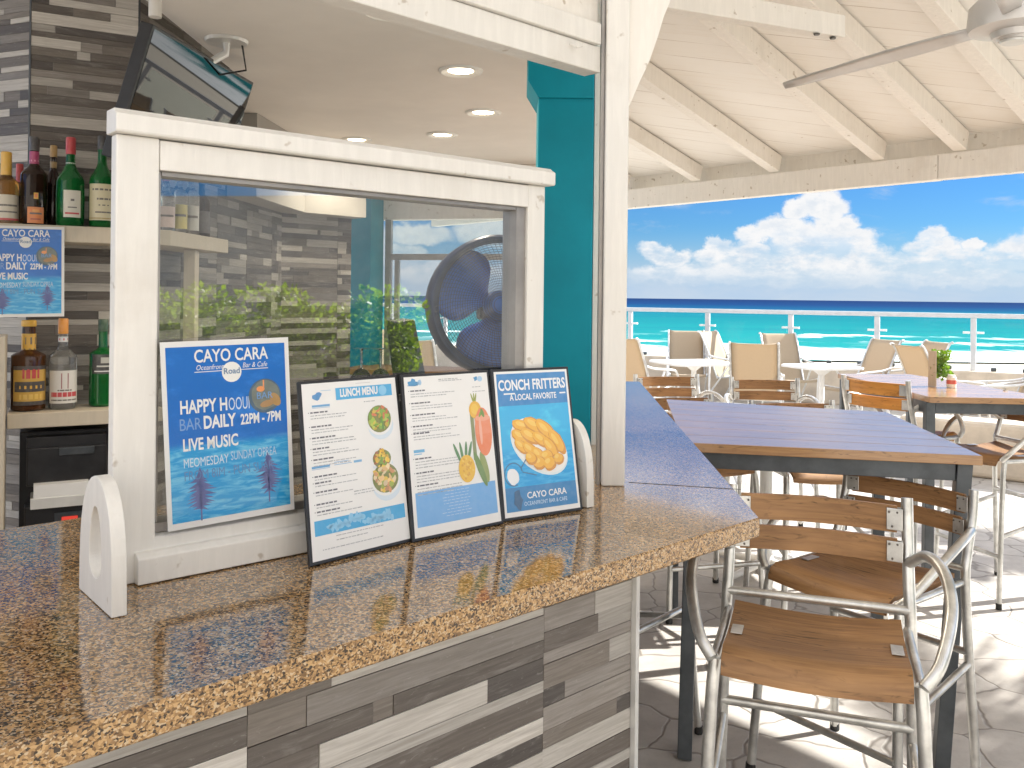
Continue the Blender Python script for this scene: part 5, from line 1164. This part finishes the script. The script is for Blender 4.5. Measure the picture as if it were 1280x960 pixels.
    for z0, z1, y in ((0.895, 0.957, -0.238), (0.968, 1.035, -0.262)):
        m = MB(); slat(m, -0.198, 0.198, y, z0, z1, 0.035); sl_ = m.build('back_slat', wood_m, t_, smooth=True)
        for s in (-1, 1):
            m = MB(); m.box((s * 0.192, y - 0.002 + 0.006, (z0 + z1) / 2), 0.040, 0.003, (z1 - z0) * 0.82, (1, s * 0.25, 0), (-s * 0.25, 1, 0)); bp = m.build('bracket_plate', 'aluminium', sl_, bevel=0.006)
            m = MB(); m.box((s * 0.192, y - 0.018, (z0 + z1) / 2), 0.040, 0.003, (z1 - z0) * 0.82, (1, s * 0.25, 0), (-s * 0.25, 1, 0)); bp = m.build('bracket_plate', 'aluminium', sl_, bevel=0.006)
            for dx, dz in ((-0.014, 0.018), (0.006, 0.018), (-0.006, -0.018)):
                m = MB(); m.lathe([(0.0032, 0), (0.0028, 0.0015), (0, 0.0018)], (s * 0.192 + s * dx, y + 0.0062 + abs(dx) * 0.2 * s * 0, (z0 + z1) / 2 + dz), 8, ax=Matrix(((1, 0, 0), (0, 0, 1), (0, -1, 0)))); m.build('screw', 'screw', sl_)
    return t_
proto = make_stool('nearest bar stool, its slatted teak seat and back facing the camera beside the counter corner')
index_kids()
proto.location = (0.722, 2.07, 0.001); proto.rotation_euler = (0, 0, R(160.5)); proto.scale = (0.96, 0.82, 1.0)
def facing(fx, fy): return math.atan2(-fx, fy)
GS = 'aluminium and teak bar stools'
copy_thing(proto, (1.14, 2.83, 0.001), facing(-0.8, -0.6), 'bar stool turned sideways at the near right corner of the first bar table', GS, (1, 0.95, 0.90))
copy_thing(proto, (0.95, 4.50, 0.001), facing(0.25, -0.97), 'bar stool at the far left side of the first bar table, beside the counter leg', GS, (1, 1, 0.975))
copy_thing(proto, (1.52, 4.40, 0.001), facing(0.1, -1.0), 'bar stool at the far side of the first bar table, right one of the pair', GS, (1, 1, 0.965))
copy_thing(proto, (1.12, 5.85, 0.001), facing(0.15, -1.0), 'bar stool farther back on the left, in front of the low sling chair', GS, (1, 1, 0.97))
copy_thing(proto, (1.72, 5.80, 0.001), facing(-0.1, -1.0), 'bar stool farther back, directly in front of the tall backed sling chair', GS, (1, 1, 0.96))
copy_thing(proto, (0.36, 3.12, 0.001), facing(-0.75, 0.66), 'bar stool tucked in the shade under the counter leg', GS, (0.9, 0.9, 0.90))
copy_thing(proto, (2.62, 4.72, 0.001), facing(-0.93, -0.2), 'bar stool at the right edge, its pale seat beside the second table leg', GS)
os_ = make_stool('bar stool with bright orange wooden back at the end of the second bar table', 'orange_teak'); os_.location = (2.27, 5.08, 0.001); os_.rotation_euler = (0, 0, facing(0.86, 0.50)); os_.scale = (0.95, 0.95, 1.06)

# ---- bar tables ---------------------------------------------------------------
def bar_table(label, cs, zt, legs, loc):
    """cs: near-left, near-right, far-right, far-left corners of the top"""
    t_ = thing('bar_table', label, 'bar table', loc, 0, 'wooden topped bar tables'); cs = [zz(c, zt) for c in cs]; th = 0.032; NPL = 7
    m = MB(); nl, nr, fr_, fl_ = cs
    for k in range(NPL):
        a, b = k / NPL + 0.0012, (k + 1) / NPL - 0.0012
        q = [nl.lerp(fl_, a), nr.lerp(fr_, a), nr.lerp(fr_, b), nl.lerp(fl_, b)]
        m.hexa([p - Z * th for p in q], q)
    m.build('table_top', 'table_wood', t_, loc, bevel=0.002)
    m = MB(); c_ = sum(cs, V((0, 0, 0))) / 4; ins = [zz(c + (c_ - c) * 0.085, zt - th - 0.001) for c in cs]
    for a, b in ((0, 1), (1, 2), (2, 3), (3, 0)):
        m = MB(); d = (ins[b] - ins[a]).normalized(); m.bar(ins[a] + d * 0.027 - Z * 0.03, ins[b] - d * 0.027 - Z * 0.03, 0.03, 0.058); m.build('apron', 'dark_steel', t_, loc, bevel=0.002)
    for k in range(4):
        p = ins[k]; e = legs[k] if legs and legs[k] is not None else p
        m = MB(); m.bar(zz(e, 0.002), zz(p, zt - th - 0.002), 0.048, 0.048, (ins[1] - ins[0]).normalized()); m.build('leg', 'dark_steel', t_, loc, bevel=0.003)
    return t_
ZB1 = 1.05
T1 = [V((0.60, 3.06, 0)), PZ(1229, 570, ZB1), PZ(1108, 515, ZB1), PZ(833, 499, ZB1)]
l1 = [V((0.60, 2.97, 0)), V((1.44, 2.92, 0)), None, None]
bar_table('varnished plank bar table beside the counter leg, largest table in view', T1, ZB1, l1, zz(sum(T1, V((0, 0, 0))) / 4, 0))
T2 = [PZ(1162, 496, ZB1), V((2.86, 4.58, 0)), V((2.74, 6.05, 0)), PZ(1047, 467, ZB1)]
bar_table('second plank bar table at the right, with a potted herb standing on it', T2, ZB1, None, zz(sum(T2, V((0, 0, 0))) / 4, 0))

# ---- herb on the table -----------------------------------------------------------
hb_ = PZ(1175, 483, ZB1); hb_.z = ZB1 + 0.001
ht = thing('herb_pot', 'clear square holder with a green herb and a red labelled jar on the second table', 'herb holder', hb_)
m = MB()
for a in range(4):
    an = math.pi / 2 * a + 0.3; m.box(hb_ + V((math.cos(an) * 0.045, math.sin(an) * 0.045, 0.10)), 0.003, 0.088, 0.20, (math.cos(an), math.sin(an), 0), (-math.sin(an), math.cos(an), 0))
m.build('clear_holder', 'acrylic', ht, hb_)
m = MB(); m.box(hb_ + V((-0.052, -0.012, 0.105)), 0.006, 0.06, 0.21, (1, 0.3, 0), (-0.3, 1, 0)); m.build('card_panel', 'shelf_paint', ht, hb_)
m = MB(); hr = random.Random(2)
for k in range(480):
    a = hr.uniform(0, 6.28); rr_ = math.sqrt(hr.random()) * 0.05; c = hb_ + V((rr_ * math.cos(a), rr_ * math.sin(a), hr.uniform(0.05, 0.205))); d = V((hr.uniform(-1, 1), hr.uniform(-1, 1), hr.uniform(-.3, 1))).normalized(); s = d.cross(V((hr.uniform(-1, 1), 1, hr.uniform(-1, 1)))).normalized()
    L = hr.uniform(0.015, 0.03); m.face([c, c + d * L * .5 + s * L * .35, c + d * L, c + d * L * .5 - s * L * .35])
m.build('herb_leaves', 'herb_leaves', ht, hb_)
m = MB(); jc = hb_ + V((0.03, -0.075, 0)); m.lathe([(0, 0.001), (0.026, 0.001), (0.027, 0.01), (0.027, 0.06), (0.02, 0.066), (0.02, 0.074), (0, 0.075)], jc, 18); jr = m.build('jar', 'white_plastic', ht, hb_, smooth=True)
m = MB(); m.lathe([(0.0275, 0.022), (0.0275, 0.045)], jc, 18, (0.6, 0.08, 0.06), caps=False); m.build('paper_label', 'print', jr, hb_, smooth=True)

# ---- sling chairs (front is +y) ----------------------------------------------------
def make_sling(label):
    t_ = thing('sling_chair', label, 'chair', (0, 0, 0), 0, 'cream sling chairs on the terrace')
    path = curve([(0, 0.27, 0.40), (0, 0.24, 0.435), (0, 0.0, 0.395), (0, -0.20, 0.375), (0, -0.25, 0.42), (0, -0.36, 0.70), (0, -0.50, 1.0), (0, -0.545, 1.05), (0, -0.565, 1.045)], 5)
    m = MB(); rows = [[V((x, p.y + (-0.012 if 0 < i < 6 else 0), p.z - (0.010 if 0 < i < 6 else 0))) for i, x in enumerate([-0.255 + 0.51 * j / 6 for j in range(7)])] for p in path]
    m.grid(rows, closed=False, caps=False); o = m.build('sling', 'sling_fabric', t_, smooth=True); md = o.modifiers.new('solid', 'SOLIDIFY'); md.thickness = 0.004; md.offset = 0
    for s in (-1, 1):
        m = MB(); m.tube([V((s * 0.27, p.y, p.z)) for p in path], 0.015, 8); m.build('side_rail', 'aluminium', t_, smooth=True)
        m = MB(); m.tube(curve([(s * 0.285, -0.36, 0.70), (s * 0.30, -0.20, 0.665), (s * 0.31, 0.10, 0.64), (s * 0.31, 0.24, 0.60), (s * 0.305, 0.285, 0.45), (s * 0.30, 0.30, 0.01)], 6), 0.015, 8); m.build('armrest', 'pale_metal', t_, smooth=True)
        m = MB(); m.tube(curve([(s * 0.29, 0.02, 0.64), (s * 0.29, -0.14, 0.40), (s * 0.29, -0.30, 0.18), (s * 0.29, -0.38, 0.01)], 5), 0.014, 8); m.build('rear_leg', 'pale_metal', t_, smooth=True)
    for y, z in ((0.24, 0.415), (-0.22, 0.365)):
        m = MB(); m.tube([(-0.285, y, z), (0.285, y, z)], 0.011, 8); m.build('cross_bar', 'pale_metal', t_, smooth=True)
    return t_
sc_ = make_sling('cream sling chair nearest the post, its back toward the camera')
index_kids()
def at(px, Y): return V((ray(px, 400).x * Y, Y, 0.001))
GC = 'cream sling chairs on the terrace'
def put(o, p, f): o.location = p; o.rotation_euler = (0, 0, facing(*f))
put(sc_, at(808, 11.4), (0.72, 0.7))
for lab, px, Y, f in (('tall cream sling chair in the middle, its back toward the camera', 946, 10.6, (0.32, 0.95)), ('cream sling chair by the railing facing the camera, left one', 860, 13.3, (-0.15, -1)), ('cream sling chair by the railing, partly behind the tall middle chair', 925, 13.3, (0.75, -0.65)), ('cream sling chair by the railing facing the camera, right of the tall middle chair', 991, 12.6, (0.1, -1)),
        ('sling chair seen from the side against the surf, left one', 1066, 11.3, (-0.95, -0.3)), ('sling chair seen from the side against the surf, right one with a dark edge', 1122, 10.9, (-1, -0.12)), ('sling chair with its back beside the herb holder', 1186, 10.2, (1, 0.2)), ('sling chair turned away under the last railing post', 1238, 9.7, (-0.9, 0.4)), ('sling chair cut by the right edge of the picture', 1281, 9.4, (-1, -0.2)),
        ('cream sling chair seen through the rear window beside the fan', 530, 10.5, (0.2, 1)), ('sling chair by the railing seen through the rear window', 497, 12.5, (0.3, -0.9))):
    copy_thing(sc_, at(px, Y), facing(*f), lab, GC)
# ---- white tables --------------------------------------------------------------------
def white_table(label, p, w, h, group='white tables among the sling chairs'):
    t_ = thing('white_table', label, 'table', p, 0.3, group); 
    m = MB(); m.prism([(a * w / 2 * (1 if abs(b) else 1), b * w / 2, h - 0.03) for a, b in ((-1, -.82), (-.82, -1), (.82, -1), (1, -.82), (1, .82), (.82, 1), (-.82, 1), (-1, .82))], Z * 0.03); m.build('table_top', 'white_plastic', t_, bevel=0.006)
    m = MB(); m.lathe([(0, 0.03), (0.06, 0.03), (0.035, 0.12), (0.035, h - 0.12), (0.14, h - 0.032), (0, h - 0.032)], (0, 0, 0), 16); m.build('pedestal', 'white_plastic', t_, smooth=True)
    for k in range(4):
        a = math.pi / 2 * k + 0.4; d = V((math.cos(a), math.sin(a), 0)); m = MB(); m.tube([d * 0.03 + Z * 0.05, d * 0.18 + Z * 0.035, d * 0.33 + Z * 0.02], 0.02, 10, rs=[0.026, 0.021, 0.016]); m.build('base_foot', 'white_plastic', t_, smooth=True)
    return t_
white_table('white square table between the sling chairs at the left', at(868, 11.9), 0.95, 0.70)
white_table('white square table to the right of the tall sling chair', at(1028, 10.9), 0.75, 0.74)
white_table('white pedestal table whose cross shaped foot shows below the first bar table', V((1.47, 5.05, 0.001)), 0.6, 0.70)
def tapered(label, p):
    t_ = thing('white_planter', label, 'planter', p); m = MB(); m.hexa([p + V((a * .16, b * .16, 0)) for a, b in ((-1, -1), (1, -1), (1, 1), (-1, 1))], [p + V((a * .24, b * .24, 0.62)) for a, b in ((-1, -1), (1, -1), (1, 1), (-1, 1))]); m.build('planter_body', 'white_plastic', t_, p, bevel=0.01); return t_

# ---- ceiling fan -----------------------------------------------------------------------
ZF = 2.40; hc = PZ(1268, 28, ZF); tp = PZ(980, 108, ZF)
cf = thing('ceiling_fan', 'grey ceiling fan hanging at the top right corner', 'ceiling fan', hc)
m = MB(); m.lathe([(0, -0.055), (0.045, -0.055), (0.05, -0.048), (0.06, -0.048), (0.066, -0.03), (0.125, -0.022), (0.13, 0.0), (0.125, 0.05), (0.09, 0.085), (0.04, 0.10), (0, 0.10)], hc, 36); m.build('motor', 'fan_grey', cf, hc, smooth=True)
m = MB(); m.lathe([(0.0, -0.062), (0.038, -0.062), (0.041, -0.0555), (0, -0.0555)], hc, 24); m.build('end_cap', 'pale_metal', cf, hc, smooth=True)
rtop = roof_z(hc) - 0.01
m = MB(); m.tube([hc + Z * 0.10, zz(hc, rtop)], 0.014, 12); m.build('down_rod', 'fan_grey', cf, hc, smooth=True)
m = MB(); m.lathe([(0, -0.09), (0.03, -0.09), (0.065, -0.03), (0.07, 0.0), (0, 0.0)], zz(hc, rtop), 24); m.build('rod_canopy', 'fan_grey', cf, hc, smooth=True)
BLn = (tp - hc).length; b0d = math.atan2((tp - hc).y, (tp - hc).x)
for k in range(3):
    a = b0d + 2 * math.pi * k / 3; d = V((math.cos(a), math.sin(a), 0)); s = V((-d.y, d.x, 0)); rows = []
    for j in range(11):
        f = 0.13 + (BLn - 0.13) * j / 10; w = (0.024 + 0.014 * math.sin(math.pi * min(1, j / 7))) * (1 if j < 9 else (0.8 if j == 9 else 0.35))
        rows.append([hc + d * f + s * (-w) + Z * (-0.009), hc + d * f + s * (-w * 0.3) + Z * -0.004, hc + d * f + s * (w * 0.5) + Z * 0.005, hc + d * f + s * w + Z * 0.009])
    m = MB(); m.grid(rows, closed=False, caps=False); o = m.build('blade', 'fan_grey', cf, hc, smooth=True); md = o.modifiers.new('solid', 'SOLIDIFY'); md.thickness = 0.007

# ---- surroundings that show in the glass, bounce warm light or cast the dappled shade ------------------------
def hedge(label, p0, p1, wid, h, n, seed):
    r = random.Random(seed); d = p1 - p0; L = d.length; d.normalize(); nn = V((d.y, -d.x, 0)); t_ = thing('hedge', label, 'hedge', (p0 + p1) / 2)
    m = MB(); lump = [(r.uniform(0, L), r.uniform(-wid / 2, wid / 2), r.uniform(0.35, 1.0) * h, r.uniform(0.25, 0.5)) for _ in range(int(L * 22))]
    for k in range(n):
        x, y, z, rad = r.choice(lump); v = V((r.gauss(0, 1), r.gauss(0, 1), r.gauss(0, 1))).normalized() * rad * (0.7 + 0.3 * r.random())
        c = p0 + d * (x + v.x) + nn * (y + v.y) + Z * max(0.05, z - rad * 0.6 + v.z * 0.8)
        a = V((r.uniform(-1, 1), r.uniform(-1, 1), r.uniform(-.4, 1))).normalized(); b = a.cross(V((r.uniform(-1, 1), r.uniform(-1, 1), 1))).normalized(); s = r.uniform(0.05, 0.10)
        m.face([c, c + a * s * .5 + b * s * .3, c + a * s, c + a * s * .5 - b * s * .3])
    m.build('foliage', 'hedge_leaves', t_, t_.location)
    m = MB()
    for k in range(int(L * 3)):
        x = (k + .5) / 3; q = p0 + d * x; m.tube([q, q + V((r.uniform(-.1, .1), r.uniform(-.1, .1), h * .4)), q + V((r.uniform(-.2, .2), r.uniform(-.2, .2), h * .8))], 0.02, 5, rs=[.025, .016, .008])
    m.build('stems', 'trunk_bark', t_, t_.location); return t_
hedge('bright green clipped hedge mirrored in the glass screen', V((6.6, -3.6, 0)), V((6.9, -0.3, 0)), 0.8, 1.6, 26000, 5)
m = MB()
P0, P1 = V((11.0, -9, 0)), V((11.3, 2.6, 0)); dd = (P1 - P0).normalized(); nn_ = V((-dd.y, dd.x, 0)); rs2 = random.Random(8)
z = 0.0
m.hexa([P0, P1, P1 - nn_ * 0.2, P0 - nn_ * 0.2], [zz(p, 3.1) for p in (P0, P1, P1 - nn_ * 0.2, P0 - nn_ * 0.2)])
o = m.build('garden_wall', 'siding', None, P0); tag(o, 'tall grey wall beyond the hedge, faintly mirrored in the glass screen', 'wall')
m = MB(); m.hexa([V((-9, -5.2, 0)), V((10.8, -5.2, 0)), V((10.8, -5.4, 0)), V((-9, -5.4, 0))], [V((-9, -5.2, 4.6)), V((10.8, -5.2, 4.6)), V((10.8, -5.4, 4.6)), V((-9, -5.4, 4.6))])  # unseen wall, added for its warm bounce light
o = m.build('bounce_wall', 'cream_paint', None, (0, -5.2, 0)); tag(o, 'unseen cream wall added behind the viewpoint to bounce warm light', 'wall')

def palm(label, base, h, lean, nf, fl, seed):
    r = random.Random(seed); t_ = thing('palm_tree', label, 'palm tree', base, 0, 'palms beside the terrace'); top = base + V((lean[0], lean[1], h))
    m = MB(); pts = [base + V((lean[0] * (k / 8) ** 1.6, lean[1] * (k / 8) ** 1.6, h * k / 8)) for k in range(9)]; m.tube(pts, 0.1, 12, rs=[0.17 - 0.008 * k for k in range(9)]); m.build('trunk', 'trunk_bark', t_, base, smooth=True)
    for k in range(nf):
        a = 2.399 * k + r.uniform(-.2, .2); el = r.uniform(-0.5, 1.1); L = fl * r.uniform(0.8, 1.1); d = V((math.cos(a), math.sin(a), 0)); s = V((-d.y, d.x, 0)); rib = []
        for j in range(13):
            f = j / 12; rib.append(top + d * (L * (f * math.cos(el) * 0.9 + 0.0)) + Z * (L * (f * math.sin(el) - 0.55 * f * f)))
        m = MB(); m.tube(rib, 0.01, 5, rs=[0.022 - 0.0015 * j for j in range(13)])
        for j in range(1, 13):
            for e in (0, 0.33, 0.66):
                if j == 12 and e > 0: continue
                p = rib[j] if e == 0 else rib[j].lerp(rib[j + 1], e); f = (j + e) / 12; ll = 0.62 * math.sin(math.pi * (0.12 + 0.84 * f)) * fl / 2.2
                tg = (rib[min(12, j + 1)] - rib[j - 1]).normalized()
                for sg in (-1, 1):
                    dr = (s * sg + tg * 0.55 - Z * r.uniform(0.15, 0.5)).normalized(); q = p + dr * ll; w = tg * 0.02
                    m.face([p - w, p + dr * ll * .5 - w * 1.1, q, p + dr * ll * .5 + w * 1.1, p + w])
        m.build('frond', 'palm_leaves', t_, base)
    return t_
palm('leaning palm right of the terrace that throws dappled shade on the near paving', V((7.5, 3.9, 0)), 3.7, (-0.3, 0.1), 15, 1.7, 3)
palm('second palm, shorter, off to the right of the far bar table', V((7.6, 6.6, 0)), 2.9, (0.2, 0.1), 14, 1.6, 9)
